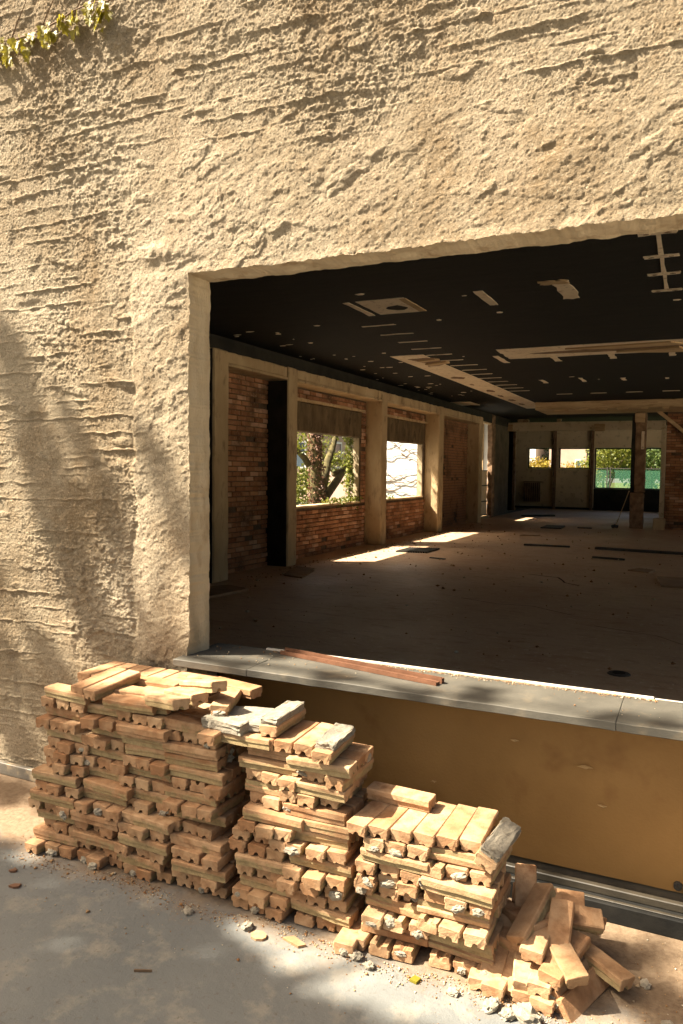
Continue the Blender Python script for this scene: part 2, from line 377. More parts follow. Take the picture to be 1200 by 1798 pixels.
# ------------------------------------------------------------------ facade with the big opening
XL, ZT, YW = -2.06, 2.452, 2.795
def axis(a, b, lo, hi, st, must):
    L = list(np.arange(a, b+1e-9, st))
    d = st; x = a
    while x > lo: d *= 1.25; x -= d; L.insert(0, max(x, lo))
    d = st; x = L[-1]
    while x < hi: d *= 1.25; x += d; L.append(min(x, hi))
    L = np.array(L)
    for m in must: L[np.argmin(abs(L-m))] = m
    return L
xs = axis(-3.75, .35, -8.5, 8.5, .0046, (XL, 2.8)); zs = axis(0.0, 4.15, 0.0, 5.2, .0046, (ZT,))
GX, GZ = np.meshgrid(xs, zs)
def facade_height(x, z):
    warp = .010*perlin(x*1.4, z*1.1, 3)+.004*perlin(x*6, z*6, 4)
    smooth_l = sstep(.0, .12, z-(2.47+.06*perlin(x*2, z*0, 9)))*0
    # trowelled bands: above the opening and beside it
    top = sstep(3.02, 2.80, z+.10*perlin(x*1.7, z*2.1, 11)+.10*(x+1.0)*.5)*sstep(-2.55, -2.05, x+.10*perlin(x*3, z*3, 12))*sstep(2.30, 2.42, z)
    jam = sstep(-2.385, -2.365, x+.03*perlin(x*3, z*4, 13)+.012*perlin(x*20, z*24, 14))*sstep(2.50, 2.42, z)
    tw = np.clip(top+jam, 0, 1)
    h = .010*fbm(x*1.2, z*1.2, 3, 20)
    # courses of mortar squeezed out of the joints
    ph = (z+warp)/.079; row = np.floor(ph); fr = ph-row
    pres = perlin(x*2.2+row*13.7, row*5.31+.5, 31)+.5*perlin(x*8+row*7.1, row*3.7+.5, 32)
    amp = sstep(.0, .42, pres)
    f2 = fr+.10*perlin(x*14, row*2.3+.5, 33)
    mod = np.clip(.6+.7*perlin(x*24, row*4.1+.5, 34), .1, 1.4)
    lip = np.where(f2 < .16, np.exp(-((f2-.16)/.024)**2), np.exp(-((f2-.16)/.058)**2))*mod
    thin = np.where(f2 < .16, np.exp(-((f2-.16)/.022)**2), np.exp(-((f2-.16)/.040)**2))*sstep(-.30, .15, pres)
    h = h+(1-tw)*(.0100*amp*lip+.0044*thin)
    fm = (fr+.5+.12*perlin(x*11, row*2.9+.5, 36)) % 1.0
    mid = np.where(fm < .2, np.exp(-((fm-.2)/.024)**2), np.exp(-((fm-.2)/.045)**2))*sstep(.12, .4, perlin(x*4+row*3.1, row*9.1+.5, 37))
    h = h+(1-tw)*.0050*mid
    h = h+(1-tw)*.0028*perlin(row*7.7+.5, x*.9, 35)
    # crumbly clots between them, sandy grain all over
    rm = sstep(-.1, .45, fbm(x*1.0, z*1.0, 2, 41)) * (1-tw)
    cl = fbm(x*15, z*24, 4, 42, .6); h = h+rm*.0060*sstep(.22, .36, cl)
    cl3 = fbm(x*30, z*42, 3, 46, .6); h = h+(.35+.65*rm)*(1-.6*tw)*.0036*sstep(.22, .34, cl3)
    h = h+.0016*fbm(x*50, z*56, 3, 44, .8)*(.6+.6*rm)*(1-.5*tw)
    h = h+.0009*RNG.normal(size=x.shape)*(1-.45*tw)
    # pits and smeared scabs
    pit = perlin(x*7.5, z*9, 51); h = h-.022*np.clip(pit-.42, 0, .4)*(1-.3*tw)
    sc = perlin(x*4-z*1.0, z*13+x*2.2, 52); h = h+.010*sstep(.44, .54, sc)*(.6+.5*perlin(x*30, z*30, 53))*(1-.6*tw)
    # trowel strokes and torn edges on the smooth bands
    a = x*.90+z*.44; b = -x*.44+z*.90
    st = fbm(a*7, b*40, 3, 61); h = h+tw*.0014*st
    te = perlin(a*2.6, b*7, 62)+.35*perlin(a*13, b*17, 65); h = h+tw*.0050*sstep(.44, .48, te)*(.7+.6*perlin(a*18, b*18, 63))
    te2 = perlin(a*3+9, b*10, 64)+.4*perlin(a*15, b*19, 60); h = h+top*.0045*sstep(.50, .53, te2)
    h = h+top*.006+jam*.013*(.8+.4*perlin(x*6, z*6, 77))
    cr = np.abs(perlin(x*1.3, z*1.7, 66)+.3*perlin(x*9, z*9, 67)); h = h-top*.004*np.exp(-(cr/.008)**2)*sstep(.1, .4, perlin(x*2, z*2, 70))
    h = h+tw*.0022*sstep(.15, .35, fbm(x*24, z*30, 3, 73, .65))+tw*.004*fbm(x*5, z*6, 2, 74)
    # the thick bead of plaster left at the upper corner of the opening
    h = h+.020*np.exp(-(((x+2.22)/.10)**2+((z-2.56)/.045)**2))*(1+.5*perlin(x*25, z*25, 68))
    h = h-.010*np.exp(-(((x+2.395+.03*perlin(x*3, z*4, 13))/.015)**2))*sstep(2.55, 2.2, z)*np.clip(perlin(x*8, z*5, 69)+.3, 0, 1)
    return h
H = facade_height(GX, GZ)
PX = GX.copy(); PZ = GZ.copy(); PY = YW-H
ir, ic = int(np.argmin(abs(zs-ZT))), int(np.argmin(abs(xs-XL))); icr = int(np.argmin(abs(xs-2.8)))
# ragged arrises
edge_j = .0060*fbm(zs*22, zs*0+.5, 4, 71, .7); edge_t = .0050*fbm(xs*20, xs*0+.5, 4, 72, .7)
wz = np.exp(-((xs-XL)/.03)**2)[None, :]*(GZ <= ZT+.02); PX += edge_j[:, None]*wz
wt = np.exp(-((zs-ZT)/.03)**2)[:, None]*(GX >= XL-.02); PZ += edge_t[None, :]*wt
nx, nz = len(xs), len(zs)
idx = np.arange(nx*nz).reshape(nz, nx)
keep = np.ones((nz-1, nx-1), bool); keep[:ir, ic:icr] = False
Q = np.stack([idx[:-1, :-1], idx[:-1, 1:], idx[1:, 1:], idx[1:, :-1]], -1)[keep]
facade = empty('facade_wall', (0, YW, 0))
tag(facade, 'sunlit rough beige plastered wall around the wide unglazed opening', 'wall')
def used(V, Q):
    u, inv = np.unique(Q, return_inverse=True); return V[u], inv.reshape(Q.shape)
V = np.stack([PX, PY, PZ], -1).reshape(-1, 3)
V2, Q2 = used(V, Q)
link('plaster_face', npmesh('plaster_face', V2, Q2, M['facade'], True), facade)
# reveals: jamb and soffit run from the ragged arris back to the inner face
def reveal(name, line, back, k=9, seed=80, nrm=0):
    L = np.asarray(line); n = len(L); G = []
    for j in range(k+1):
        t = j/k; P = L.copy(); P[:, 1] = L[:, 1]*(1-t)+back*t
        P[:, nrm] = L[:, nrm]*(1-.7*t)+(XL if nrm == 0 else ZT)*.7*t
        s = L[:, 2] if nrm == 0 else L[:, 0]
        if 0 < j: P[:, nrm] += .006*fbm(s*7, s*0+t*3, 3, seed)+(.006*sstep(.55, .62, t+.15*perlin(s*4, s*0+.5, seed+5)))*(1 if nrm == 0 else -1)
        G.append(P)
    G = np.array(G).reshape(-1, 3); q = []
    for j in range(k):
        for i in range(n-1): q.append((j*n+i, (j+1)*n+i, (j+1)*n+i+1, j*n+i+1))
    return link(name, npmesh(name, G, q, M['reveal'], True), facade)
a0 = int(np.argmin(abs(zs-.70)))
reveal('jamb', np.stack([PX[a0:ir+1, ic], PY[a0:ir+1, ic], PZ[a0:ir+1, ic]], -1), 2.935)
reveal('soffit', np.stack([PX[ir, ic:icr+1], PY[ir, ic:icr+1], PZ[ir, ic:icr+1]], -1), 2.935, nrm=2, seed=90)
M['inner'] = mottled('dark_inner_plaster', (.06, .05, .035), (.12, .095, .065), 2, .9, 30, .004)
box('inner_face', -8.4, XL-.012, 2.88, 2.935, 0, 3.5, M['inner'], facade)
box('inner_face', XL-.012, 8.4, 2.88, 2.935, ZT+.02, 3.5, M['inner'], facade)
box('inner_face', 2.81, 8.4, 2.88, 2.935, 0, ZT+.02, M['inner'], facade)
box('coping', -8.5, 8.5, 2.80, 3.1, 3.75, 5.2, M['inner'], facade)
rough_box('wall_stub', -2.085, -2.03, 2.80, 2.90, 0.0, .715, M['reveal'], facade, .04, .012, 14, .01)
# dado under the sill: ochre panel, back wall, sliding track
dado = empty('dado_panel', (-.5, 2.9, 0)); tag(dado, 'ochre brown panel under the grey stone sill', 'panel')
def wavy_panel():
    X = np.linspace(-2.03, 2.8, 60); Z = np.linspace(.055, .715, 12); gx, gz = np.meshgrid(X, Z)
    gy = 2.985+.004*fbm(gx*1.3, gz*2.2, 2, 101); V = np.stack([gx, gy, gz], -1).reshape(-1, 3); i = np.arange(V.shape[0]).reshape(gx.shape)
    return V, np.stack([i[:-1, :-1], i[:-1, 1:], i[1:, 1:], i[1:, :-1]], -1).reshape(-1, 4)
v, q = wavy_panel(); link('panel_face', npmesh('panel_face', v, q, M['panel'], True), dado)
box('panel_back', -2.05, 2.8, 2.995, 3.05, 0, .715, M['inner'], dado)
bo = tube_data([(-.01, 2.981, .085), (-.01, 2.967, .085)], [.016, .015], 12); link('bolt_ring', mesh('bolt_ring', *bo, M['darkmetal']), dado)
bo = tube_data([(-.01, 2.973, .085), (-.01, 2.961, .085)], [.008, .007], 10); link('bolt', mesh('bolt', *bo, M['rail']), dado)
M['flake'] = mottled('peeled_ochre', (.36, .22, .09), (.46, .31, .15), 20, .9)
for fx, fz, fr in ((-1.40, .655, .030), (-1.30, .64, .022), (-1.22, .632, .016), (-.62, .53, .012), (-.35, .47, .018), (-.95, .30, .010), (-.28, .33, .012)):
    P = [(fx+fr*1.6*cos(2*pi*i/9)*U(.5, 1.2), 2.977+U(-.003, .0), fz+fr*.5*sin(2*pi*i/9)*U(.5, 1.2)) for i in range(9)]
    link('peeled_flake', mesh('peeled_flake', P+[(fx, 2.979, fz)], [(i, (i+1) % 9, 9) for i in range(9)], M['flake']), dado)
track = empty('sliding_door_track', (0, 2.83, 0)); tag(track, 'twin dark metal track along the foot of the ochre panel', 'track')
box('track_bed', -2.02, 2.8, 2.7985, 2.98, 0, .022, M['blackmetal'], track)
box('rail', -2.02, 2.8, 2.77, 2.798, 0, .066, M['blackmetal'], track, .003)
box('rail_cap', -2.02, 2.8, 2.785, 2.800, .0665, .071, M['rail'], track, .002)
box('rail', -2.02, 2.8, 2.905, 2.932, .0225, .052, M['rail'], track, .003)
# stone sill in slabs
sill = empty('window_sill', (0, 2.85, .716)); tag(sill, 'long grey stone sill dusted with crumbs below the opening', 'sill')
for a, b in ((-2.085, -1.70), (-1.6992, -.22), (-.2192, .9), (.9008, 2.8)):
    rough_box('slab', a, b, 2.70, 3.055, .716, .747, M['stone'], sill, .05, .0020, 16, .0022, a)
box('frame_strip', -1.80, -.115, 3.030, 3.048, .7475, .757, M['whitebar'], sill, .002)
box('frame_strip', -.112, 2.8, 3.040, 3.048, .7475, .752, M['whitebar'], sill, .001)
# metal skirting at the foot of the wall
sk = rough_box('metal_skirting', -8.4, -2.10, 2.735, 2.762, 0.002, .062, M['strip'], None, .3, .002, 2, .003)
tag(sk, 'grey metal skirting strip at the foot of the plastered wall', 'skirting')

# ------------------------------------------------------------------ bricks of the infill walls: shared pieces
def wall_brick_piece(l, h, d, seed):
    r = random.Random(seed); bm = bmesh.new()
    x = d; c = .006
    P = [(0, -l/2, -h/2), (0, l/2, -h/2), (0, l/2, h/2), (0, -l/2, h/2)]
    Fv = [(x-c, -l/2, -h/2), (x-c, l/2, -h/2), (x-c, l/2, h/2), (x-c, -l/2, h/2)]
    T = [(x, -l/2+c, -h/2+c), (x, l/2-c, -h/2+c), (x, l/2-c, h/2-c), (x, -l/2+c, h/2-c)]
    vs = [bm.verts.new((a, b+r.uniform(-.004, .004), e+r.uniform(-.003, .003))) for a, b, e in P+Fv+T]
    for i in range(4):
        j = (i+1) % 4
        bm.faces.new([vs[i], vs[j], vs[4+j], vs[4+i]]); bm.faces.new([vs[4+i], vs[4+j], vs[8+j], vs[8+i]])
    bm.faces.new(vs[8:12])
    return bmesh_to('wall_brick', bm, M['wbrick'])
WB = [wall_brick_piece(.232, .064, .03, k) for k in range(5)]; WBH = [wall_brick_piece(.108, .064, .03, 20+k) for k in range(3)]
def lay(parent, y0, y1, z0, z1, x, limit=10**6, skip=.012, holes=(), facing='X', as_mesh=None):
    """running bond on a wall plane; facing X: wall seen from +X; facing Y: wall seen from -Y"""
    n = 0; k = 0; z = z0+.039; acc = []
    while z < z1-.02:
        y = y0-(.125 if k % 2 else 0)+U(-.02, .02)
        while y < y1-.05:
            a, b = max(y, y0), min(y+.25, y1); l = b-a
            if l > .06:
                cy = (a+b)/2; hol = any(h[0] < cy < h[1] and h[2] < z < h[3] for h in holes)
                if not hol and random.random() > skip:
                    me = random.choice(WB if l > .17 else WBH); s = (l-.012)/(.232 if l > .17 else .108)
                    px = x+U(-.016, -.002)
                    if facing == 'X': loc = Vector((px, cy, z)); rot = 0
                    else: loc = Vector((cy, x+U(.002, .016), z)); rot = -pi/2
                    if as_mesh is None and n < limit:
                        o = bpy.data.objects.new('brick', me); COL.objects.link(o); o.parent = parent
                        o.location = loc-Vector(parent.location); o.rotation_euler = (U(-.012, .012), U(-.03, .03), rot+U(-.012, .012)); o.scale = (1, s, 1); n += 1
                    else: acc.append((me, Matrix.Translation(loc-Vector(parent.location)) @ Matrix.Rotation(rot, 4, 'Z') @ Matrix.Diagonal((1, s, 1, 1))))
            y += .25
        z += .0772; k += 1
    if acc:
        V = []; F = []
        for me, mt in acc:
            o = len(V); V += [mt @ v.co for v in me.vertices]; F += [tuple(i+o for i in p.vertices) for p in me.polygons]
        o = link('bricks_beyond', mesh('bricks_beyond', V, F, M['wbrick']), parent, (0, 0, 0)); o['kind'] = 'stuff'
    return n

# ------------------------------------------------------------------ side wall: concrete frame, brick bays, windows
frame = empty('concrete_frame', (-6.1, 8.6, 0)); tag(frame, 'row of bare concrete columns under a ragged ring beam along the side wall', 'frame')
COLS = [(8.60, 8.97), (10.67, 10.985), (14.67, 14.97), (18.52, 18.92), (22.45, 22.85)]
for i, (a, b) in enumerate(COLS):
    rough_box('column', -6.34, -5.95, a, b, 0, 3.22, M['concrete'], frame, .11, .009, 5, .02, i*3.)
for i, (a, b) in enumerate(((8.97, 10.67), (10.985, 14.67), (14.97, 18.52), (18.92, 22.45))):
    rough_box('ring_beam', -6.34, -5.965, a+.003, b-.003, 3.05, 3.215, M['concrete'], frame, .09, .014, 9, .015, 30+i)
    rough_box('beam_lip', -6.34, -5.955, a+.003, b-.003, 3.012, 3.047, M['concrete'], frame, .2, .003, 5, .006, 40+i)
box('dark_side', -6.33, -5.965, 8.57, 8.588, 0, 3.2, M['black'], frame); box('dark_side', -6.33, -5.965, 10.64, 10.658, 0, 3.0, M['black'], frame)  # thin near-black sheets over the near faces of the first two columns
XB = -6.335                                                  # mortar bed plane
def core(parent, rects, mat=None, x1=XB):
    for y0, y1, z0, z1 in rects: box('wall_core', -6.50, x1, y0, y1, z0, min(z1, 3.205), mat or M['mortarbed'], parent)
b0 = empty('plain_infill_wall', (-6.5, 5.7, 0)); tag(b0, 'unlit plastered wall nearest the facade, before the first column', 'wall')
core(b0, [(2.93, 8.78, 0, 3.5)], M['inner'])
b1 = empty('brick_infill_wall', (-6.5, 9.8, 0)); tag(b1, 'windowless dark brick wall between the first and second column', 'wall')
core(b1, [(8.78, 10.83, 0, 3.5)])
lay(b1, 8.97, 10.66, 0, 3.02, XB+.004, holes=((8.9, 9.25, 0, .25), (9.2, 9.4, 1.6, 1.68), (10.0, 10.2, 2.0, 2.1)), skip=.03)
def window_bay(bay, ya, yb, y0, y1, ragged_seed):
    core(bay, [(ya, yb, 0, .90), (ya, y0, .90, 3.5), (y1, yb, .90, 3.5), (y0, y1, 2.25, 3.5)])
    rough_box('lintel', -6.49, -6.315, y0-.14, y1+.02, 2.245, 2.77, M['lintel'], bay, .15, .010, 4, .02, ragged_seed)
    rough_box('ledge', -6.40, -6.26, y0-.2, y1+.10, 2.772, 2.825, M['concrete'], bay, .10, .009, 8, .01, ragged_seed+1)
    rough_box('sill', -6.53, -6.315, y0, y1, .895, .935, M['concrete'], bay, .15, .006, 6, .01, ragged_seed+2)
    box('side_reveal', -6.49, -6.36, y1-.012, y1+.004, .936, 2.245, M['reveal'], bay)
b2 = empty('brick_infill_wall', (-6.5, 12.8, 0)); tag(b2, 'brick wall with the unglazed window showing an ivy clad tree', 'wall')
window_bay(b2, 10.83, 14.82, 11.22, 14.42, 3)
lay(b2, 10.985, 14.665, 0, .90, XB+.004, holes=((12.62, 12.76, .04, .28), (13.85, 13.98, .1, .3)), skip=.006)
lay(b2, 10.985, 14.665, 2.83, 3.02, XB+.004); lay(b2, 14.44, 14.665, .90, 2.83, XB+.004)
b3 = empty('brick_infill_wall', (-6.5, 16.8, 0)); tag(b3, 'brick wall with the unglazed window showing a white boarded wall', 'wall')
window_bay(b3, 14.82, 18.72, 15.3, 18.42, 8)
lay(b3, 14.97, 18.515, 0, .90, XB+.004, holes=((15.1, 15.4, .6, .75), (16.6, 16.75, .2, .35)), skip=.008)
lay(b3, 14.97, 18.515, 2.83, 3.02, XB+.004)
b4 = empty('brick_infill_wall', (-6.5, 20.7, 0)); tag(b4, 'windowless brick wall between the fourth and fifth column', 'wall')
core(b4, [(18.72, 22.65, 0, 3.5)]); lay(b4, 18.92, 22.45, 0, 3.02, XB+.004, as_mesh=True, holes=((20.0, 20.2, 1.5, 1.75), (21.2, 21.5, .1, .35), (19.3, 19.5, 2.5, 2.7)))
b5 = empty('end_bay_wall', (-6.5, 24.5, 0)); tag(b5, 'ragged end bay of the side wall around the tall white window', 'wall')
box('black_band', -6.50, -6.322, 2.93, 28.1, 3.206, 3.5, M['black'], b5)  # plain near-black strip between the ring beam and the ceiling
core(b5, [(22.65, 23.55, 0, 3.5), (23.55, 25.45, 0, .08), (23.55, 25.45, 3.16, 3.5)], M['concrete'])
core(b5, [(25.86, 28.1, 0, 3.5)], M['inner'])
rough_box('broken_edge', -6.46, -6.30, 25.45, 25.85, 0, 3.5, M['torn'], b5, .10, .03, 6, .01, 3)
wd = empty('window_unit', (-6.5, 24.5, .08)); tag(wd, 'tall window with white upper light and boarded cross barred lower half', 'window')
box('board', -6.46, -6.45, 23.56, 25.44, .09, 1.6, M['cream'], wd)
box('post', -6.45, -6.42, 24.30, 24.38, .09, 1.64, M['darkmetal'], wd); box('mullion', -6.46, -6.42, 24.72, 24.80, 1.6, 3.15, M['wood'], wd)
for z in (.09, .55, 1.08, 1.58): box('crossbar', -6.449, -6.43, 23.56, 25.44, z, z+.035, M['darkmetal'], wd)
# shallow ivy on the window sills
def leaves_mesh(name, C, size, mat, droop=.0, jit=1.0, up_bias=.0):
    C = np.asarray(C, dtype=np.float64); n = len(C)
    d = RNG.normal(size=(n, 3)); d[:, 2] -= droop; d /= np.linalg.norm(d, axis=1)[:, None]
    r = RNG.normal(size=(n, 3)); r -= (r*d).sum(1)[:, None]*d; r /= np.linalg.norm(r, axis=1)[:, None]
    nn = np.cross(d, r); s = (size*RNG.uniform(.55, 1.25, n))[:, None]
    a = C; b = C+d*s*.5+r*s*.36+nn*s*.1; c = C+d*s; e = C+d*s*.5-r*s*.36+nn*s*.1
    V = np.stack([a, b, c, e], 1).reshape(-1, 3); i = np.arange(n)*4
    return npmesh(name, V, np.stack([i, i+1, i+2, i+3], 1), mat)
def ivy(bay_y0, bay_y1, label, n, hang):
    C = []
    for k in range(n):
        y = U(bay_y0, bay_y1); t = random.random()**2
        C.append((-6.34+U(-.14, .05), y, .955+U(-.02, .09)-t*hang*(.5+.5*sin(y*9))))
    t = empty('ivy_trail', (-6.34, (bay_y0+bay_y1)/2, .94)); tag(t, label, 'ivy')
    o = link('foliage', leaves_mesh('foliage', C, .055, M['leafy'], .4), t)
    st = tube_data([(-6.36+U(-.04, .04), bay_y0+(bay_y1-bay_y0)*i/9, .945+U(0, .02)) for i in range(10)], [.006]*10, 5)
    link('stem', mesh('stem', *st, M['twig']), t)
ivy(12.9, 14.45, 'green ivy hanging over the sill of the tree window', 420, .25)
ivy(15.3, 16.4, 'small tuft of ivy on the sill of the white walled window', 150, .08)
t = empty('ivy_curtain', (-6.7, 14.2, .94)); tag(t, 'ivy strand climbing the inner edge of the tree window', 'ivy')
link('foliage', leaves_mesh('foliage', [(-6.50+U(-.05, .05), 14.28+U(-.22, .14)*(.4+.6*random.random()), U(.95, 2.25)) for _ in range(520)], .07, M['leafy'], .6), t)
st = tube_data(wander((-6.50, 14.34, .94), (-6.50, 14.3, 2.25), 9, .06), [.008]*10, 5); link('stem', mesh('stem', *st, M['twig']), t)

# ------------------------------------------------------------------ far end of the hall
bb = empty('boxed_beam', (0, 22.2, 3.28)); tag(bb, 'wide pale timber boxed beam crossing the ceiling above the brown pillar', 'beam')
rough_box('casing', -4.1, 5.0, 21.3, 23.2, 3.29, 3.499, M['wood'], bb, .35, .012, 3, .01, 5)
for k in range(6): rough_box('splinter', -3.6+k*.55, -3.2+k*.5, 21.25, 21.29, 3.25, 3.31, M['wood'], bb, .1, .02, 8, .004, k)
pil = empty('pillar', (-1.5, 23.05, 0)); tag(pil, 'battered brown pillar standing free in the hall', 'pillar')
rough_box('shaft', -1.60, -1.32, 22.92, 23.22, 1.03, 3.28, M['torn'], pil, .12, .014, 7, .02, 2)
rough_box('shaft_base', -1.69, -1.33, 22.88, 23.24, 0.01, 1.02, M['torn'], pil, .10, .02, 8, .02, 4)
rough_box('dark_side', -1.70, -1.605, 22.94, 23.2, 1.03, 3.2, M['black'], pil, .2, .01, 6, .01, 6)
rough_box('pale_patch', -1.44, -1.36, 22.90, 22.93, 2.25, 2.75, M['bare'], pil, .1, .01, 9, .004, 7)
rough_box('cap', -1.62, -1.36, 22.9, 23.2, 3.0, 3.27, M['wood'], pil, .1, .015, 8, .01, 8)
rw = empty('brick_cross_wall', (2, 23.2, 0)); tag(rw, 'dark brick wall beside the brown pillar facing the opening', 'wall')
box('wall_core', -.795, 5.0, 23.075, 23.4, 0, 3.5, M['mortarbed'], rw)
lay(rw, -.80, 1.0, 0, 3.3, 23.07, facing='Y', skip=.02)
br = rough_box('diagonal_brace', -.05, .05, -.05, .05, -.75, .75, M['wood'], None, .15, .008, 6, .006); tag(br, 'pale diagonal timber brace against the brick cross wall', 'brace')
br.location = (-.55, 22.95, 2.90); br.rotation_euler = (0, radians(-49), 0)
blk = rough_box('broken_block', -1.05, -.75, 22.7, 23.0, .012, .32, M['concrete'], None, .07, .03, 7, .02, 3); tag(blk, 'chunk of broken masonry at the foot of the brick cross wall', 'rubble')
fr2 = empty('partition_frame', (-4, 28, 0)); tag(fr2, 'cream painted lintel beam on posts across the back room', 'frame')
rough_box('lintel_beam', -6.9, -1.0, 27.9, 28.15, 3.06, 3.37, M['paint'], fr2, .3, .008, 4, .01, 3)
rough_box('beam_stub', -6.95, -6.15, 27.86, 27.9, 3.06, 3.3, M['wood'], fr2, .1, .015, 8, .01, 5)
rough_box('beam_stub', -3.3, -2.95, 27.84, 27.9, 3.02, 3.28, M['wood'], fr2, .1, .02, 8, .01, 6)
for x, w in ((-6.0, .4), (-4.6, .15)): rough_box('rubble_lump', x, x+w, 27.92, 28.1, 3.37, 3.49, M['concrete'], fr2, .08, .02, 8, .03, x)
rough_box('post', -1.12, -.98, 27.9, 28.15, 0, 3.06, M['paint'], fr2, .3, .006, 4, .01, 7)
rough_box('post', -6.60, -6.49, 27.9, 28.15, 0, 3.06, M['wood'], fr2, .15, .012, 7, .01, 8)
rough_box('dark_pier', -7.0, -6.605, 27.95, 28.2, 0, 3.06, M['black'], fr2, .2, .01, 6, .01, 9)
box('end_panel', -.97, .6, 27.95, 28.2, 0, 3.5, M['reveal'], fr2)
dk = empty('dark_partition', (-7.2, 31, 0)); tag(dk, 'black doorway partition with a worn pale edge in the back room', 'partition')
box('leaf', -8.1, -6.80, 30.95, 31.05, 0, 3.5, M['black'], dk); rough_box('edge', -6.80, -6.70, 30.9, 31.1, 0, 3.2, M['torn'], dk, .12, .015, 7, .01)
bw = empty('back_wall', (-4, 33.1, 0)); tag(bw, 'cream tiled back wall with three window openings at the far end', 'wall')
def bwbox(name, a, b, z0, z1, mat, y0=33.0, y1=33.25): box(name, a, b, y0, y1, z0, z1, mat, bw)
bwbox('upper_panel', -8.2, 5, 2.60, 3.5, M['cream']); 
bwbox('tiled_panel', -8.2, -6.61, 0, 2.60, M['cream']); bwbox('tiled_panel', -6.61, -5.58, 0, 1.72, M['cream']); bwbox('tiled_panel', -5.58, -5.31, 0, 2.60, M['cream'])
bwbox('tiled_panel', -5.31, -4.04, 0, 1.72, M['cream']); bwbox('tiled_panel', -4.04, -3.86, 0, 2.60, M['cream'])
bwbox('low_wall', -3.86, -1.2, 0, .90, M['black']); bwbox('end_panel', -1.2, .4, 0, 2.60, M['cream'])
for x in (-5.46, -3.95): box('dark_post', x-.06, x+.06, 32.9, 32.995, 0, 3.3, M['torn'], bw)
bwbox('dark_skirting', -8.2, -3.0, .012, .10, M['black'], 32.97, 32.996)
def win(a, b, z0, z1, label):
    w = empty('window', ((a+b)/2, 33.1, z0)); tag(w, label, 'window', 'back wall windows')
    for n, x0, x1, y0, y1 in (('frame_side', a, a+.05, z0, z1), ('frame_side', b-.05, b, z0, z1), ('frame_bottom', a+.05, b-.05, z0, z0+.05), ('frame_top', a+.05, b-.05, z1-.05, z1)):
        box(n, x0, x1, 33.06, 33.14, y0, y1, M['darkmetal'], w)
win(-6.605, -5.585, 1.725, 2.595, 'small dark framed window above the radiator in the tiled wall')
win(-5.305, -4.045, 1.725, 2.595, 'middle dark framed window above the pale tiles')
win(-3.855, -1.205, .905, 2.595, 'large dark framed window onto the green netting')
for gx, gz in [(x, z) for x in range(9) for z in range(5)]:
    if (gx, gz) in ((0, 0), (1, 0), (2, 0), (3, 0), (4, 0), (1, 1), (2, 1), (3, 1), (2, 2), (5, 0)):
        box('tile', -5.2+gx*.2, -5.006+gx*.2, 32.985, 32.998, .11+gz*.2, .304+gz*.2, M['paint'], bw)
rad = empty('radiator', (-6.35, 32.9, .25)); tag(rad, 'small finned radiator on the tiled back wall', 'radiator')
for k in range(8): box('fin', -6.72+k*.09, -6.66+k*.09, 32.88, 32.96, .3, 1.1, M['torn'], rad)
box('pipe', -6.75, -5.98, 32.9, 32.94, 1.12, 1.16, M['torn'], rad)
# closing walls that the opening does not show
ew = empty('open_colonnade', (5.1, 15, 0)); tag(ew, 'open colonnade opposite the brick bays', 'wall')
for y0, y1, z0, z1 in ((2.92, 3.6, 0, 3.5), (3.6, 21, 3.15, 3.5), (3.6, 21, 0, .25), (8.6, 8.95, .25, 3.15), (14.7, 15.05, .25, 3.15), (21, 24, 0, 3.5), (24, 32.8, 0, .2), (32.8, 34, 0, 3.5)):
    box('wall_core', 5.0, 5.3, y0, y1, z0, z1, M['reveal'], ew)
lw = empty('back_room_side_wall', (-8.1, 30, 0)); tag(lw, 'dark side wall of the back room behind the black partition', 'wall')
box('wall_core', -8.3, -8.1, 28.2, 33.3, 0, 3.5, M['inner'], lw)

# ------------------------------------------------------------------ things on the hall floor
ZF = .0125
def slab_thing(name, pts, th, mat, label, cat, z=ZF):
    c = Vector((sum(p[0] for p in pts)/len(pts), sum(p[1] for p in pts)/len(pts), z)); n = len(pts)
    V = [(p[0]-c.x, p[1]-c.y, 0) for p in pts]+[(p[0]-c.x, p[1]-c.y, th) for p in pts]
    F = [tuple(range(n-1, -1, -1)), tuple(range(n, 2*n))]+[(i, (i+1) % n, n+(i+1) % n, n+i) for i in range(n)]
    o = link(name, mesh(name, V, F, mat)); o.location = c; return tag(o, label, cat)
slab_thing('loose_board', [(-5.49, 9.72), (-5.11, 9.6), (-5.32, 10.4), (-5.40, 10.38), (-5.42, 10.6), (-5.79, 10.68)], .02, M['board'], 'tan board lying at the foot of the second column', 'board')
slab_thing('loose_board', [(-5.9, 7.9), (-5.31, 7.4), (-5.2, 8.3), (-5.6, 8.45)], .03, M['board'], 'dark board on the floor by the jamb and first column', 'board')
slab_thing('loose_board', [(-.50, 12.3), (-.39, 11.35), (.5, 11.33), (.5, 12.44)], .03, M['board'], 'square tan board on the floor at the picture edge', 'board')
slab_thing('board_scrap', [(-.95, 12.95), (-.63, 12.78), (-.55, 13.1), (-.8, 13.25)], .025, M['board'], 'small scrap of board beside the square tan board', 'board')
slab_thing('board_scrap', [(-3.85, 18.5), (-3.55, 18.75), (-3.45, 19.0), (-3.8, 18.7)], .02, M['board'], 'thin scrap on the floor before the dark hatch', 'board')
slab_thing('floor_hatch', [(-3.89, 21.4), (-3.33, 21.4), (-3.39, 22.5), (-3.91, 22.5)], .03, M['darkmetal'], 'dark square hatch plate in the floor near the pillar', 'hatch')
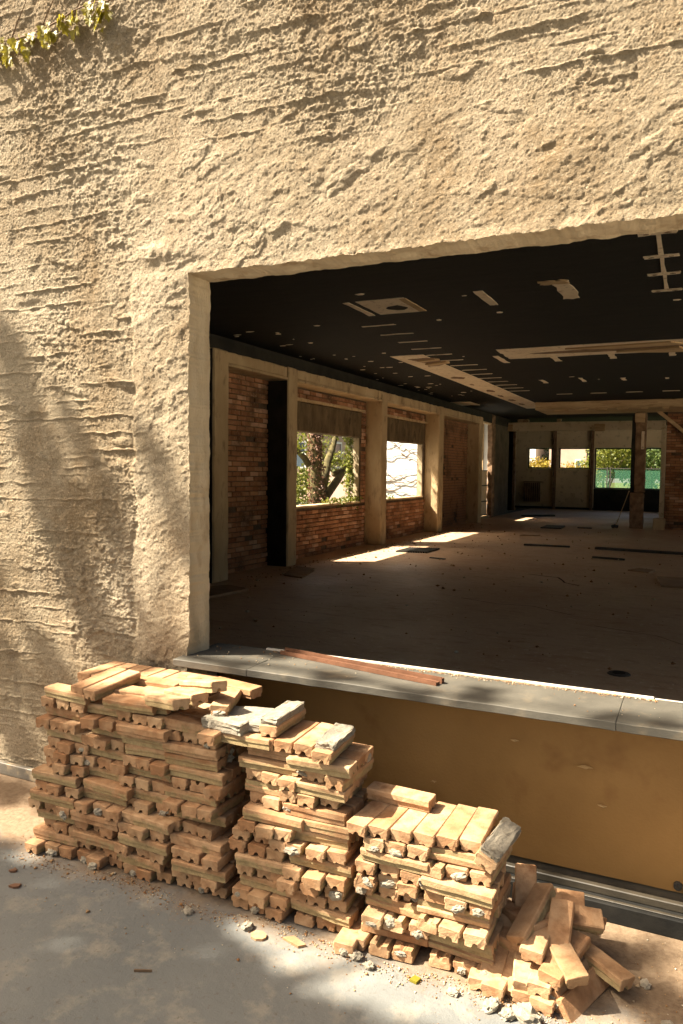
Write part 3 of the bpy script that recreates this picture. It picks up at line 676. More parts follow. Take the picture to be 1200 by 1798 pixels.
def plank(a, b, w, th, mat, label, cat='plank', name='fallen_plank'):
    a = Vector(a); b = Vector(b); d = (b-a).normalized(); s = Vector((-d.y, d.x))*w/2
    return slab_thing(name, [tuple(a-s), tuple(b-s*.9), tuple(b+s), tuple((a+b)/2+s*1.15), tuple(a+s)], th, mat, label, cat)
plank((-3.29, 16.27), (-2.35, 16.32), .10, .035, M['darkmetal'], 'shorter dark plank lying across the hall floor')
plank((-1.83, 16.25), (.6, 15.95), .12, .05, M['darkmetal'], 'long dark plank lying across the floor towards the brick wall')
plank((-1.69, 14.57), (-1.12, 14.45), .05, .035, M['darkmetal'], 'short bent dark stick in front of the long plank', 'stick', 'stick')
plank((-5.48, 26.6), (-4.5, 27.4), .12, .06, M['darkmetal'], 'dark plank at the threshold of the back room')
plank((-2.98, 22.05), (-2.6, 22.06), .1, .03, M['darkmetal'], 'short dark offcut between the hatch and the pillar')
plank((-4.3, 13.0), (-4.0, 12.9), .06, .02, M['darkmetal'], 'small dark sliver in the middle of the near floor', 'stick', 'stick')
mt = empty('ribbed_mat', (-4.95, 14.1, ZF)); tag(mt, 'ribbed dark grating mat by the sun patch at the third column', 'mat')
for k in range(13):
    t = k/12; box('rib', -5.2+t*.56, -5.175+t*.56, 13.6+t*.12, 14.4+t*.12, ZF, ZF+.03, M['darkmetal'], mt)
for k in range(3): box('crossbar', -5.2, -4.62, 13.78+k*.25, 13.8+k*.25, ZF+.002, ZF+.024, M['darkmetal'], mt)
def crack(pts, w, label):
    V = []; F = []
    for i, p in enumerate(pts):
        a = Vector(pts[max(i-1, 0)]); b = Vector(pts[min(i+1, len(pts)-1)]); d = (b-a).normalized(); s = Vector((-d.y, d.x))*w*U(.4, 1)
        V += [(p[0]-s.x, p[1]-s.y, .0166), (p[0]+s.x, p[1]+s.y, .0166)]
    F = [(2*i, 2*i+2, 2*i+3, 2*i+1) for i in range(len(pts)-1)]
    return link('floor_crack', mesh('floor_crack', V, F, M['hole']), FLOOR)
FLOOR = bpy.data.objects['floor']
GROUND = bpy.data.objects['ground']
def joint(a, b, w):
    n = 24; V = []; d = Vector((b[0]-a[0], b[1]-a[1])).normalized(); sd_ = Vector((-d.y, d.x))
    for i in range(n+1):
        t = i/n; p = Vector(a).lerp(Vector(b), t)+sd_*U(-.004, .004); q = w*U(.3, 1)
        V += [(p.x-sd_.x*q, p.y-sd_.y*q, .004), (p.x+sd_.x*q, p.y+sd_.y*q, .004)]
    link('paving_joint', mesh('paving_joint', V, [(2*i, 2*i+2, 2*i+3, 2*i+1) for i in range(n)], M['joint']), GROUND)
M['joint'] = mottled('joint_dirt', (.085, .082, .075), (.125, .12, .105), 12, .95)
joint((-4.2, 1.87), (-.6, 1.30), .0022)
crack([(-2.3, 11.75), (-2.05, 11.63), (-1.82, 11.56), (-1.72, 11.3), (-1.65, 11.07), (-1.43, 10.89)], .02, '')
crack([(-2.6, 9.1), (-2.1, 8.9), (-1.7, 8.95), (-1.2, 8.6)], .008, ''); crack([(-.9, 8.1), (-.3, 7.9), (.1, 7.4)], .008, '')
dr = empty('floor_drain', (-.5, 6.26, ZF)); tag(dr, 'small dark drain hole in the floor behind the sill', 'drain')
link('ring', mesh('ring', *tube_data([(-.5, 6.26, .0126), (-.5, 6.26, .022)], [.09, .08], 14), M['darkmetal']), dr)
link('cover', mesh('cover', *tube_data([(-.5, 6.26, .0222), (-.5, 6.26, .026)], [.05, .05], 12), M['hole']), dr)
bm_ = empty('broom', (-2.06, 22.76, ZF)); tag(bm_, 'broom with a thin handle leaning on the brown pillar', 'broom')
link('handle', mesh('handle', *tube_data([(-2.03, 22.77, .09), (-1.72, 22.95, 1.07)], [.013, .013], 7), M['wood']), bm_)
link('head', mesh('head', *tube_data([(-2.14, 22.72, .05), (-2.06, 22.76, .07), (-1.98, 22.79, .05)], [.045, .055, .045], 7), M['darkmetal']), bm_)

# ------------------------------------------------------------------ outside the side windows and behind the back wall
def crown_pts(clumps):
    C = []
    for c, r, n in clumps:
        p = RNG.normal(size=(n, 3)); p /= np.linalg.norm(p, axis=1)[:, None]; p *= (RNG.uniform(0, 1, n)**.45)[:, None]*np.asarray(r); C.append(p+np.asarray(c))
    return np.concatenate(C)
def tree(name, base, label, limbs, clumps, size, lm, bark, cat='tree', group=None, droop=.3):
    t = empty(name, base); tag(t, label, cat, group)
    link('trunk', mesh('trunk', *join_data([tube_data(p, r, 8) for p, r in limbs]), bark, True), t)
    link('crown', leaves_mesh('crown', crown_pts(clumps), size, lm, droop), t); return t
# ivy clad tree outside the first window
B = Vector((-9.0, 17.75, 0))
limbs = [(wander(B, (-9.15, 17.5, 6.5), 8, .12), [.20, .17, .16, .15, .15, .14, .12, .1, .08]),
         (wander((-8.95, 17.9, .75), (-9.0, 20.6, 2.4), 7, .2, 3), [.15, .13, .11, .09, .08, .06, .05, .03]),
         (wander((-9.0, 18.0, 1.1), (-9.3, 19.9, 3.4), 7, .2, 4), [.15, .13, .11, .10, .08, .07, .05, .04]),
         (wander((-9.0, 18.7, 1.45), (-8.7, 20.4, 2.0), 6, .2, 5), [.08, .07, .06, .05, .04, .03, .02]),
         (wander((-9.05, 17.7, 1.3), (-9.4, 18.6, 4.5), 6, .15, 6), [.16, .14, .12, .1, .08, .06, .05]),
         (wander((-9.1, 17.4, 1.7), (-9.2, 16.0, 2.6), 6, .15, 7), [.09, .08, .07, .06, .05, .04, .03])]
tr = tree('ivy_clad_tree', B, 'tree with russet ivy on its trunk seen through the first window', limbs,
     [((-9.4, 16.6, .9), (.7, .55, .7), 900), ((-9.3, 16.4, 2.3), (.6, .5, .5), 420), ((-9.2, 19.0, 1.8), (.6, .5, .3), 220), ((-9.0, 19.9, 1.5), (.4, .6, .45), 300),
      ((-9.1, 19.6, 2.7), (.5, .8, .35), 300), ((-9.2, 17.5, 5.6), (1.6, 1.8, 1.2), 1400), ((-10.5, 18.5, 5.2), (1.6, 1.6, 1.0), 1000)], .10, M['leafy'], M['mossy'])
ivp = []
for k in range(1500):
    z = U(.1, 3.6); a = U(0, 2*pi); r = .18-.01*z+U(0, .06); ivp.append((-9.0-.02*z+r*cos(a), 17.75-.03*z+r*sin(a), z))
link('ivy_leaves', leaves_mesh('ivy_leaves', ivp, .075, M['ivyr'], .9), tr)
hb = empty('garden_bush', (-10.6, 19.2, 0)); tag(hb, 'bright green bush behind the ivy clad tree', 'bush')
link('foliage', leaves_mesh('foliage', crown_pts([((-11.5, 20.6, .9), (1.0, 1.4, .8), 1300), ((-10.6, 18.6, .8), (.6, .9, .8), 1000), ((-10.4, 20.8, 1.9), (.6, 1.0, .5), 500), ((-11.0, 18.4, 2.5), (.8, 1.1, .6), 800), ((-10.2, 19.6, 1.2), (.5, 1.1, .5), 900), ((-10.8, 20.6, 2.6), (.7, 1.2, .6), 700)]), .11, M['leafy'], .2), hb)
# pink house far to the left
hs = empty('pink_house', (-19, 38, 0)); tag(hs, 'pink plastered house with grey roof behind the ivy clad tree', 'house')
box('wall', -22, -17, 34, 46, 0, 4.3, M['pink'], hs)
V = [(-23, 33.2, 4.2), (-16.4, 33.2, 4.2), (-16.4, 46.5, 4.2), (-23, 46.5, 4.2), (-19.7, 33.2, 6.9), (-19.7, 46.5, 6.9)]
link('roof', mesh('roof', V, [(0, 1, 4), (1, 2, 5, 4), (2, 3, 5), (3, 0, 4, 5), (0, 3, 2, 1)], M['roof']), hs)
for y in (35.0, 38.5):
    w = box('window', -17.0, -16.95, y, y+1.2, 1.6, 3.0, M['white'], hs); box('pane', -16.949, -16.94, y+.1, y+1.1, 1.7, 2.9, M['glassd'], w)
for x in (-21.3, -19.0):
    w = box('window', x, x+1.1, 33.94, 34.0, 1.6, 3.0, M['white'], hs); box('pane', x+.1, x+1.0, 33.92, 33.938, 1.7, 2.9, M['glassd'], w)
gw = empty('garden_wall', (-14, 29, 0)); tag(gw, 'low pinkish garden wall with an ochre gate beyond the ivy clad tree', 'wall')
box('wall', -15, -12.2, 29, 29.2, 0, 1.5, M['pink'], gw); box('gate', -12.2, -11.2, 29.05, 29.12, 0, 1.35, M['panel'], gw); box('wall', -11.2, -10.2, 29, 29.2, 0, 1.5, M['pink'], gw)
# neighbour's white boarded wall with bare vine stems
ww = empty('white_boarded_wall', (-8, 22, 0)); tag(ww, 'white boarded wall with bare vine stems outside the second window', 'wall')
box('wall_core', -9.3, -6.85, 22.03, 22.3, 0, 4.2, M['white'], ww)
for k in range(21): box('weatherboard', -9.3, -6.85, 22.0+.004*(k % 2), 22.028, .02+k*.2, .205+k*.2, M['white'], ww)
vn = empty('bare_vine', (-8.2, 21.97, 0)); tag(vn, 'bare brown vine stems spread over the white boarded wall', 'vine')
parts = []
for k, (a, b, z0, z1) in enumerate(((-9.2, -7.3, 1.2, 1.65), (-9.2, -7.2, 1.3, 1.1), (-9.2, -7.4, .9, 1.35), (-8.9, -7.2, 1.0, .7), (-9.1, -7.6, 1.9, 2.25), (-8.6, -7.4, 2.4, 2.0), (-9.2, -8.2, 2.3, 2.45), (-8.3, -7.3, 2.1, 1.75), (-9.0, -7.5, 1.5, 1.2), (-7.6, -7.5, .6, 1.2))):
    P = [Vector((a+(b-a)*i/14, 21.97+.012*sin(i*1.7+k), z0+(z1-z0)*i/14+.11*mnoise.noise(Vector((i*.33, k*3.1, 0)))+.05*mnoise.noise(Vector((i*1.1, k*2.1, 5))))) for i in range(15)]
    parts.append(tube_data(P, [.014-.0006*i for i in range(15)], 5))
link('stems', mesh('stems', *join_data(parts), M['twig']), vn)
w2 = empty('white_house_end', (-8.5, 28.15, 0)); tag(w2, 'white wall with a brown post outside the tall end window', 'wall')
box('wall', -10.5, -6.80, 28.11, 28.195, 0, 5.2, M['white'], w2); box('drainpipe', -7.42, -7.34, 28.0, 28.08, 0, 5.2, M['wood'], w2)
# garden behind the back wall
nf = empty('netting_fence', (-3, 40, 0)); tag(nf, 'green netting on thin steel posts behind the back windows', 'fence')
k = NT('green_netting'); k.b.inputs['Base Color'].default_value = (.016, .095, .05, 1); k.b.inputs['Roughness'].default_value = .7
tpn = k.n('ShaderNodeBsdfTransparent'); mx = k.n('ShaderNodeMixShader'); mx.inputs[0].default_value = .62
k.l(tpn.outputs[0], mx.inputs[1]); k.l(k.b.outputs[0], mx.inputs[2]); k.l(mx.outputs[0], k.o.inputs[0]); M['net'] = k.m
link('net', npmesh('net', [(-9.5, 40, .05), (4, 40, .05), (4, 40, 1.76), (-9.5, 40, 1.76)], [(0, 1, 2, 3)], M['net']), nf)
box('top_rail', -9.5, 4, 39.97, 40.03, 1.76, 1.80, M['darkmetal'], nf)
for x in (-9.4, -6.9, -4.05, -3.9, -1.4, .2, 2.0): box('post', x-.025, x+.025, 39.9, 39.95, 0, 1.85, M['darkmetal'], nf)
def bush(name, label, c, r, n, size, lm, cat='bush'):
    t = empty(name, (c[0], c[1], 0)); tag(t, label, cat, 'garden plants behind the back wall')
    cl = [((c[0]+U(-.6, .6)*r[0], c[1]+U(-.5, .5)*r[1], c[2]+U(-.5, .6)*r[2]), (r[0]*.5, r[1]*.5, r[2]*.5), n//9) for _ in range(9)]
    link('foliage', leaves_mesh('foliage', crown_pts(cl), size, lm, .2), t)
    link('stem', mesh('stem', *join_data([tube_data(wander((c[0], c[1], 0), q[0], 4, .1, i), [.05, .04, .03, .02, .01], 5) for i, q in enumerate(cl)]), M['bark']), t)
bush('golden_bush', 'golden yellow bush in the small back window', (-8.4, 44.5, 1.5), (1.6, 1.2, 1.0), 3000, .13, M['leafg'])
bush('golden_bush', 'golden bush low in the middle back window', (-6.2, 45, 1.3), (1.2, 1.0, .9), 2000, .13, M['leafg'])
bush('tall_shrub', 'yellow green shrub behind the netting in the middle window', (-5.0, 48, 2.3), (2.2, 1.5, 2.0), 4500, .15, M['leafy'])
bush('tall_shrub', 'mid green shrub behind the netting in the large window', (-2.9, 49, 2.5), (1.9, 1.5, 2.3), 3800, .16, M['leaf'])
bush('tall_shrub', 'darker green shrub beside the pillar in the large window', (-1.2, 50, 2.8), (2.6, 1.6, 2.6), 5000, .18, M['leafd'])
for i, (x, y, lab) in enumerate(((-11, 56, 'dark tree at the far end of the garden'), (-3, 57, 'dark tree behind the yellow green shrub'), (2.5, 55, 'dark tree above the netting near the cross wall'))):
    tree('garden_tree', (x, y, 0), lab, [(wander((x, y, 0), (x, y, 6), 6, .2, i), [.3, .26, .22, .18, .14, .1, .06])],
         [((x+U(-1.5, 1.5), y+U(-1, 1), U(2, 7)), (2.2, 1.8, 1.5), 520) for _ in range(10)], .26, M['leafd'], M['bark'], 'tree', 'garden plants behind the back wall')
h2 = empty('garden_house', (-9, 58, 0)); tag(h2, 'pinkish house wall behind the golden bushes', 'house')
box('wall', -9.0, -6.6, 52, 58, 0, 5.5, M['pink'], h2); box('white_wall', -14, -9.9, 52, 58, 0, 5.5, M['white'], h2)
w = box('window', -7.3, -6.75, 51.95, 52, 1.5, 2.4, M['white'], h2); box('pane', -7.25, -6.8, 51.94, 51.949, 1.55, 2.35, M['glassd'], w)

# ------------------------------------------------------------------ salvaged bricks in stacks
BL, BW, BH = .236, .073, .0415
def split_brick(seed, length=BL, width=BW, groove=True, chip=1.0):
    """half of a hollow brick: flat face up, grooved and broken below; long axis on Y, origin under its middle"""
    r = random.Random(seed); w = width/2; h = BH; g = r.uniform(.009, .0135); gh = r.uniform(.007, .014)
    st = h*r.uniform(.40, .58); wi = w*r.uniform(.80, .93); wj = w*r.uniform(.80, .93)
    if r.random() < .25: gh = .003
    prof = [(-wi, r.uniform(0, .004)), (-wi, st-.004), (-w, st), (-w+.0005, h-.004), (-w+.004, h), (0, h+.0004), (w-.004, h), (w-.0005, h-.004), (w, st), (wj, st-.004), (wj, r.uniform(0, .004)),
            (g+.006, r.uniform(0, .003)), (g, r.uniform(.0, .004)), (g-.004, gh), (0, gh+.003), (-g+.004, gh), (-g, r.uniform(0, .004)), (-g-.006, r.uniform(0, .003))]
    n = len(prof); rings = 9; V = []; F = []; o1 = Vector((seed*3.3, seed*1.1, 0))
    for i in range(rings):
        t = (0, .012, .06, .25, .5, .75, .94, .988, 1)[i]; y = -length/2+length*t; rsc = .93 if i in (0, rings-1) else 1.0
        for j, (x, z) in enumerate(prof):
            e = 1.0 if i in (0, rings-1) else .28
            nv = mnoise.noise_vector(Vector((x*40, y*22, z*40))+o1)
            low = 1.0 if z < h*.6 else .35
            dy = nv.y*.0020*e*chip
            if i in (0, rings-1) and z < h*.55: dy += (.0005+abs(nv.x)*.003)*chip*(1 if i == 0 else -1)
            V.append((x*rsc+nv.x*.0022*low*chip, y+dy, max(0, (z-h/2)*rsc+h/2+nv.z*.0035*low*(.25 if z > h*.8 else 1)*chip)))
    for i in range(rings-1):
        for j in range(n): k = (j+1) % n; F.append((i*n+j, i*n+k, (i+1)*n+k, (i+1)*n+j))
    F.append(tuple(range(n-1, -1, -1))); F.append(tuple((rings-1)*n+j for j in range(n)))
    return mesh('split_brick', V, F, None) if False else (V, F)
def brick_mesh(seed, mat, **k):
    V, F = split_brick(seed, **k); return mesh('split_brick', V, F, mat)
BK = [brick_mesh(i, M['brick']) for i in range(1, 11)]
BM_ = [brick_mesh(i, M['brickm']) for i in range(11, 21)]
def lump_mesh(seed, sub=3, sq=(1, 1, 1)):
    bm = bmesh.new(); bmesh.ops.create_icosphere(bm, subdivisions=sub, radius=1)
    for v in bm.verts:
        n = mnoise.fractal(v.co*1.9+Vector((seed*2.7, seed, 0)), .7, 2.2, 5); v.co *= 1+.42*n
        v.co = Vector((v.co.x*sq[0], v.co.y*sq[1], v.co.z*sq[2]))
    return bmesh_to('mortar_lump', bm, M['mortar'])
LM = [lump_mesh(k) for k in range(6)]
ORD = ['first', 'second', 'third', 'fourth', 'fifth', 'sixth', 'seventh', 'eighth', 'ninth', 'tenth', 'eleventh', 'twelfth', 'thirteenth', 'fourteenth', 'fifteenth', 'sixteenth', 'seventeenth']
NAMEKIND = {'h': 'end-on', 's': 'lengthwise'}
def put_brick(x, y, z, rz=0, rx=0, ry=0, label='', group='salvaged clay bricks', mort=.25, lump=.15, flip=False, sc=1.0):
    me = random.choice(BM_ if random.random() < mort else BK)
    o = bpy.data.objects.new('clay_brick', me); COL.objects.link(o)
    o.location = (x, y, z+(BH if flip else 0)); o.rotation_euler = (rx, ry+(pi if flip else 0), rz)
    if sc != 1.0: o.scale = (1, sc, 1)
    tag(o, label, 'brick', group)
    if random.random() < lump:
        c = bpy.data.objects.new('mortar_crust', random.choice(LM)); COL.objects.link(c); c.parent = o
        e = random.choice((-1, -1, -1, 1)); c.location = (U(-.012, .012), e*(BL/2-.004), U(.008, .02)); s = U(.011, .019); c.scale = (s*U(1.0, 1.9), s*U(.5, 1.0)/o.scale.y, s*U(.7, 1.1))
        c.rotation_euler = (U(-.4, .4), U(-.5, .5), U(-.4, .4))
    return o
core_acc = []
def core_brick(x, y, z, rz):
    V, F = random.choice(CORE); mt = Matrix.Translation((x, y, z)) @ Matrix.Rotation(rz, 4, 'Z'); core_acc.append(([mt @ Vector(v) for v in V], F))
CORE = [split_brick(s) for s in (41, 42, 43)]
PITCH_Z = .0432
def stack(key, x0, ncol, courses, yf, who, where, mort, lump, flipp=0., phase=0, back=False, cw=.241):
    for c in range(ncol):
        last = c == ncol-1; ncs = courses[c]; lean = U(-.004, .004)
        for k in range(ncs):
            z = .003+k*PITCH_Z+U(0, .0008); xa = x0+c*cw+k*PITCH_Z*(.11*(1-c/(ncol-1))-.07*c/(ncol-1))+U(-.014, .014)+lean*k*.3+.014*sin(k*.9+c*2); yo = U(-.020, .016)+.012*sin(k*.7+c)+.0012*k
            par = (k+c+phase) % 2 == 0
            if random.random() < .10: par = not par
            if k == 0: par = True
            if par:
                m = 3; jit = U(-.004, .004)
                for i in range(m):
                    lab = f'end-on clay brick, {ORD[i]} of three, {ORD[k]} course up, {ORD[c]} column, {who}'
                    put_brick(xa+.04+i*.0775+jit+U(-.005, .005), yf+BL/2+yo+U(-.020, .016), z, U(-.07, .07), U(-.012, .02), U(-.05, .05), lab, where, mort, lump, random.random() < flipp, U(.82, 1.03))
            else:
                lab = f'lengthwise clay brick in the {ORD[k]} course up, {ORD[c]} column, {who}'
                put_brick(xa+.12+U(-.012, .012), yf+.037+.012+yo+U(-.012, .010), z, pi/2+U(-.06, .06)+(pi if random.random() < .5 else 0), U(-.02, .02), U(-.03, .03), lab, where, mort+.3, lump*.4, random.random() < flipp)
                for d in (1, 2):
                    if last: put_brick(xa+.12+U(-.01, .01), yf+.049+d*.078+yo, z, pi/2+U(-.03, .03), 0, 0, f'clay brick showing its end on the flank, {ORD[d]} back, {ORD[k]} course up, {who}', where, mort, lump*.6)
                    else: core_brick(xa+.12, yf+.049+d*.078, z, pi/2)
            if back and not last:
                if (k+c) % 2 == 0:
                    for i in range(3): core_brick(xa+.04+i*.0775, yf+.37, z, 0)
                else:
                    for i in range(3): core_brick(xa+.12, yf+.29+i*.078, z, pi/2)
Z0 = .003
stack('a', -2.475, 4, (15, 15, 16, 15), 2.245, 'tallest stack', 'bricks of the tallest stack', .35, .16, .03, 0, True, .238)
stack('b', -1.488, 2, (14, 14), 2.245, 'middle stack', 'bricks of the middle stack', .45, .18, .05, 1, False, .236)
stack('c', -.995, 2, (9, 9), 2.24, 'low stack', 'bricks of the low stack', .6, .6, .3, 0, False, .238)
# loose top layers, laid by hand
d2 = radians
zt = Z0+15*PITCH_Z
TA = 'bricks on top of the tallest stack'
put_brick(-2.20, 2.37, zt+.040, d2(-6), d2(6), 0, 'smooth clay brick tilted at the outer end of the tallest stack top', TA, 0, 0)
put_brick(-2.12, 2.36, zt+.040, d2(-9), d2(7), 0, 'twin of the outer tilted brick on the tallest stack top, nearer the sill', TA, 0, 0)
put_brick(-2.28, 2.29, zt, d2(86), 0, 0, 'mortar sided brick lying lengthwise at the outer corner of the tallest stack', TA, 1, .0)
put_brick(-1.955, 2.285, zt+.003, d2(93), 0, d2(-2), 'front one of three parallel bricks crowning the tallest stack', TA, 0, 0)
put_brick(-1.98, 2.38, zt+.012, d2(95), 0, d2(-2), 'middle one of three parallel bricks crowning the tallest stack', TA, 0, 0)
put_brick(-2.02, 2.50, zt+.018, d2(94), 0, d2(1), 'rear one of three parallel bricks crowning the tallest stack', TA, 0, 0)
put_brick(-1.76, 2.245, zt+.052, d2(64), d2(-9), d2(4), 'front slanting brick with a mortar side at the sill end of the tallest stack', TA, 1, 0)
put_brick(-1.74, 2.335, zt+.054, d2(64), d2(-8), 0, 'slanting brick tucked behind the front slanting one on the tallest stack', TA, 0, 0)
put_brick(-1.68, 2.36, zt+.094, d2(66), d2(-11), d2(5), 'topmost slanting brick of the tallest stack, pointing at the sill', TA, 1, 0)
put_brick(-1.60, 2.40, zt+.035, d2(20), 0, d2(3), 'brick end poking out under the topmost slanting brick', TA, 0, .8)
put_brick(-1.66, 2.55, zt+.04, d2(80), 0, 0, 'brick at the rear of the tallest stack beside the wall corner', TA, 0, 0)
for i in range(8): core_brick(-2.4+i*.078, 2.60, zt, 0)
zb = Z0+14*PITCH_Z
TB = 'bricks on top of the middle stack'
put_brick(-1.44, 2.285, zb, d2(91), 0, 0, 'mortared brick under the grey slab on the middle stack', TB, 1, 0)
put_brick(-1.43, 2.37, zb, d2(90), 0, 0, 'second brick under the grey slab on the middle stack', TB, .5, 0)
put_brick(-1.555, 2.31, zb+.002, d2(3), 0, 0, 'brick end at the gap between the tallest and middle stacks', TB, 0, 0)
put_brick(-1.45, 2.47, zb, d2(90), 0, 0, 'rear brick under the grey slab on the middle stack', TB, 0, 0)
capA = put_brick(-1.34, 2.385, zb+.044, d2(2), 0, d2(-3), 'brick capped with a thick mortar layer on the middle stack', TB, .6, 0)
put_brick(-1.275, 2.375, zb+.002, d2(2), 0, 0, 'halved brick pair between the mortar capped and smooth bricks', TB, 0, 0)
put_brick(-1.20, 2.375, zb+.004, d2(3), 0, d2(4), 'smooth bare brick lying end-on on the middle stack', TB, 0, 0)
capB = put_brick(-1.11, 2.33, zb+.008, d2(4), 0, d2(3), 'brick under a white mortar crust at the corner of the middle stack', TB, 1, 0)
put_brick(-1.345, 2.375, zb, d2(0), 0, 0, 'brick beneath the mortar capped one on the middle stack', TB, .5, 0)
def slab_lump(name, c, s, rz, label, seed, par=None):
    bm = bmesh.new(); bmesh.ops.create_cube(bm, size=2); bmesh.ops.bevel(bm, geom=bm.edges[:], offset=.12, segments=1, affect='EDGES')
    bmesh.ops.subdivide_edges(bm, edges=bm.edges[:], cuts=4, use_grid_fill=True)
    for v in bm.verts:
        p = Vector((v.co.x*s[0]*30, v.co.y*s[1]*30, v.co.z*2))+Vector((seed*5, seed, 0))
        n = mnoise.noise_vector(p)*.6+mnoise.noise_vector(p*2.9)*.45+mnoise.noise_vector(p*7)*.3
        v.co = Vector((v.co.x*s[0]+n.x*.010, v.co.y*s[1]+n.y*.010, v.co.z*s[2]+n.z*.007))
    o = link(name, bmesh_to(name, bm, M['mortarslab']))
    if par is not None: o.parent = par; o.location = c; return o
    o.location = c; o.rotation_euler = (0, 0, rz); return tag(o, label, 'mortar')
slab_lump('mortar_slab', (-1.50, 2.36, zb+.060), (.105, .095, .016), .25, 'broad grey mortar slab lying on top of the middle stack', 3)
slab_lump('mortar_slab', (-1.52, 2.285, zb+.060), (.09, .04, .020), -.1, 'narrow curled mortar slab at the front of the middle stack top', 4)
slab_lump('mortar_cap', (0, 0, BH+.011), (.036, .112, .013), 0, '', 5, capA)
slab_lump('mortar_cap', (0, .01, BH+.010), (.036, .10, .013), 0, '', 6, capB)
zc = Z0+9*PITCH_Z
TC = 'bricks on top of the low stack'
for i in range(6):
    put_brick(-.965+i*.0715, 2.345+.012*i, zc+.004, d2(-6+i*1.3), d2(2), d2(U(-3, 3)), f'smooth brick in the row crowning the low stack, {ORD[i]} counted from the middle stack', TC, 0, 0)
put_brick(-.895, 2.43, zc+.049, d2(88), 0, 0, 'single brick laid crosswise on top of the low stack', TC, 0, 0)
capC = put_brick(-.545, 2.36, zc-.012, d2(-5), d2(3), d2(24), 'white mortared brick leaning off the flank of the low stack', TC, 1, 0)
slab_lump('mortar_cap', (0, 0, BH+.008), (.032, .105, .011), 0, '', 9, capC)
V, F = join_data(core_acc); oc = link('brick_core', mesh('brick_core', V, F, M['brick'])); tag(oc, 'inner clay bricks hidden inside the stacks', 'bricks', None, 'stuff')
# the collapsed heap at the end
HG = 'bricks of the collapsed heap'
for a in ((-.555, 2.33, 0, 5, 0, 0, 'ground brick of the heap next to the low stack', .3),
          (-.475, 2.315, 0, -4, 0, 0, 'ground brick end under the two sloping bricks of the heap', .3),
          (-.375, 2.33, 0, 3, 0, 0, 'mortar stained ground brick end in the middle of the heap', .9),
          (-.272, 2.315, 0, -8, 0, 0, 'lowest brick end at the near corner of the heap', .1),
          (-.30, 2.33, .0432, -3, 0, 0, 'brick end standing on the lowest corner brick of the heap', .1),
          (-.40, 2.53, 0, 88, 0, 0, 'rear ground brick of the heap beside the metal track', .5),
          (-.36, 2.46, .0, 92, 0, 0, 'second rear ground brick within the heap', .5),
          (-.40, 2.52, .044, 86, 0, 0, 'rear brick in the second layer of the heap', .5),
          (-.36, 2.44, .044, 90, 0, 0, 'inner brick in the second layer of the heap', .5),
          (-.38, 2.48, .088, 84, 0, 0, 'inner brick in the third layer of the heap', .5),
          (-.35, 2.345, .088, 78, 0, 0, 'lengthwise brick half way up the front of the heap', .2),
          (-.34, 2.38, .130, -4, 4, 0, 'mortar ended brick above the lengthwise one in the heap', .9),
          (-.235, 2.34, .092, -14, 4, 4, 'brick end jutting out below the standing brick of the heap', .4),
          (-.505, 2.345, .052, -2, 27, 4, 'sloping brick with a white mortar face against the low stack', 1.),
          (-.425, 2.345, .050, -7, 27, -4, 'smooth sloping brick beside the white mortar faced one', 0.),
          (-.455, 2.44, .128, 52, -8, 8, 'smooth brick lying aslant at the top left of the heap', 0.),
          (-.445, 2.53, .150, 12, 36, 0, 'brick propped upright at the back of the heap', .3),
          (-.355, 2.565, .150, -80, 0, 26, 'long brick leaning along the back of the heap by the track', 0.),
          (-.27, 2.49, .150, -74, -6, 22, 'long brick sloping down at the back corner of the heap', 0.),
          (-.375, 2.42, .172, -20, 20, -22, 'brick with a bright white mortar back on top of the heap', 1.),
          (-.268, 2.385, .138, 2, 30, 0, 'smooth brick standing up at the front corner of the heap', 0.),
          (-.240, 2.36, .040, -14, 8, 52, 'tilted brick on edge at the right flank of the heap', .5),
          (-.215, 2.345, .022, -15, 5, 58, 'second tilted brick on edge at the right flank of the heap', .7),
          (-.185, 2.33, .008, -17, 5, 56, 'outermost brick leaning at the right flank of the heap', .1)):
    x, y, z, rz, rx, ry, lab, mo = a[:8]; x = -.560+(x+.555)*.76; z *= .88
    put_brick(x, y, z, d2(rz), d2(rx), d2(ry), lab, HG, mo, .35 if mo > .3 else 0)

for x, y, z, rz, rx, ry, sc, lab in ((-.50, 2.46, .003, 80, 0, 0, .9, 'broken brick wedged between the low stack and the heap'), (-.49, 2.40, .046, 70, 4, 0, .7, 'half brick above the wedged one beside the low stack'),
        (-.43, 2.285, .04, 12, 10, 8, .55, 'broken half brick at the front of the heap'), (-.30, 2.30, .09, 35, 14, -6, .5, 'small brick stub lying on the front of the heap'), (-.22, 2.42, .04, 60, 6, 10, .8, 'brick slumped behind the tilted ones of the heap'),
        (-.33, 2.55, .10, 75, 0, 12, .9, 'tilted brick near the track end of the heap')):
    put_brick(x, y, z, d2(rz), d2(rx), d2(ry), lab, HG, .5, .5, False, sc)
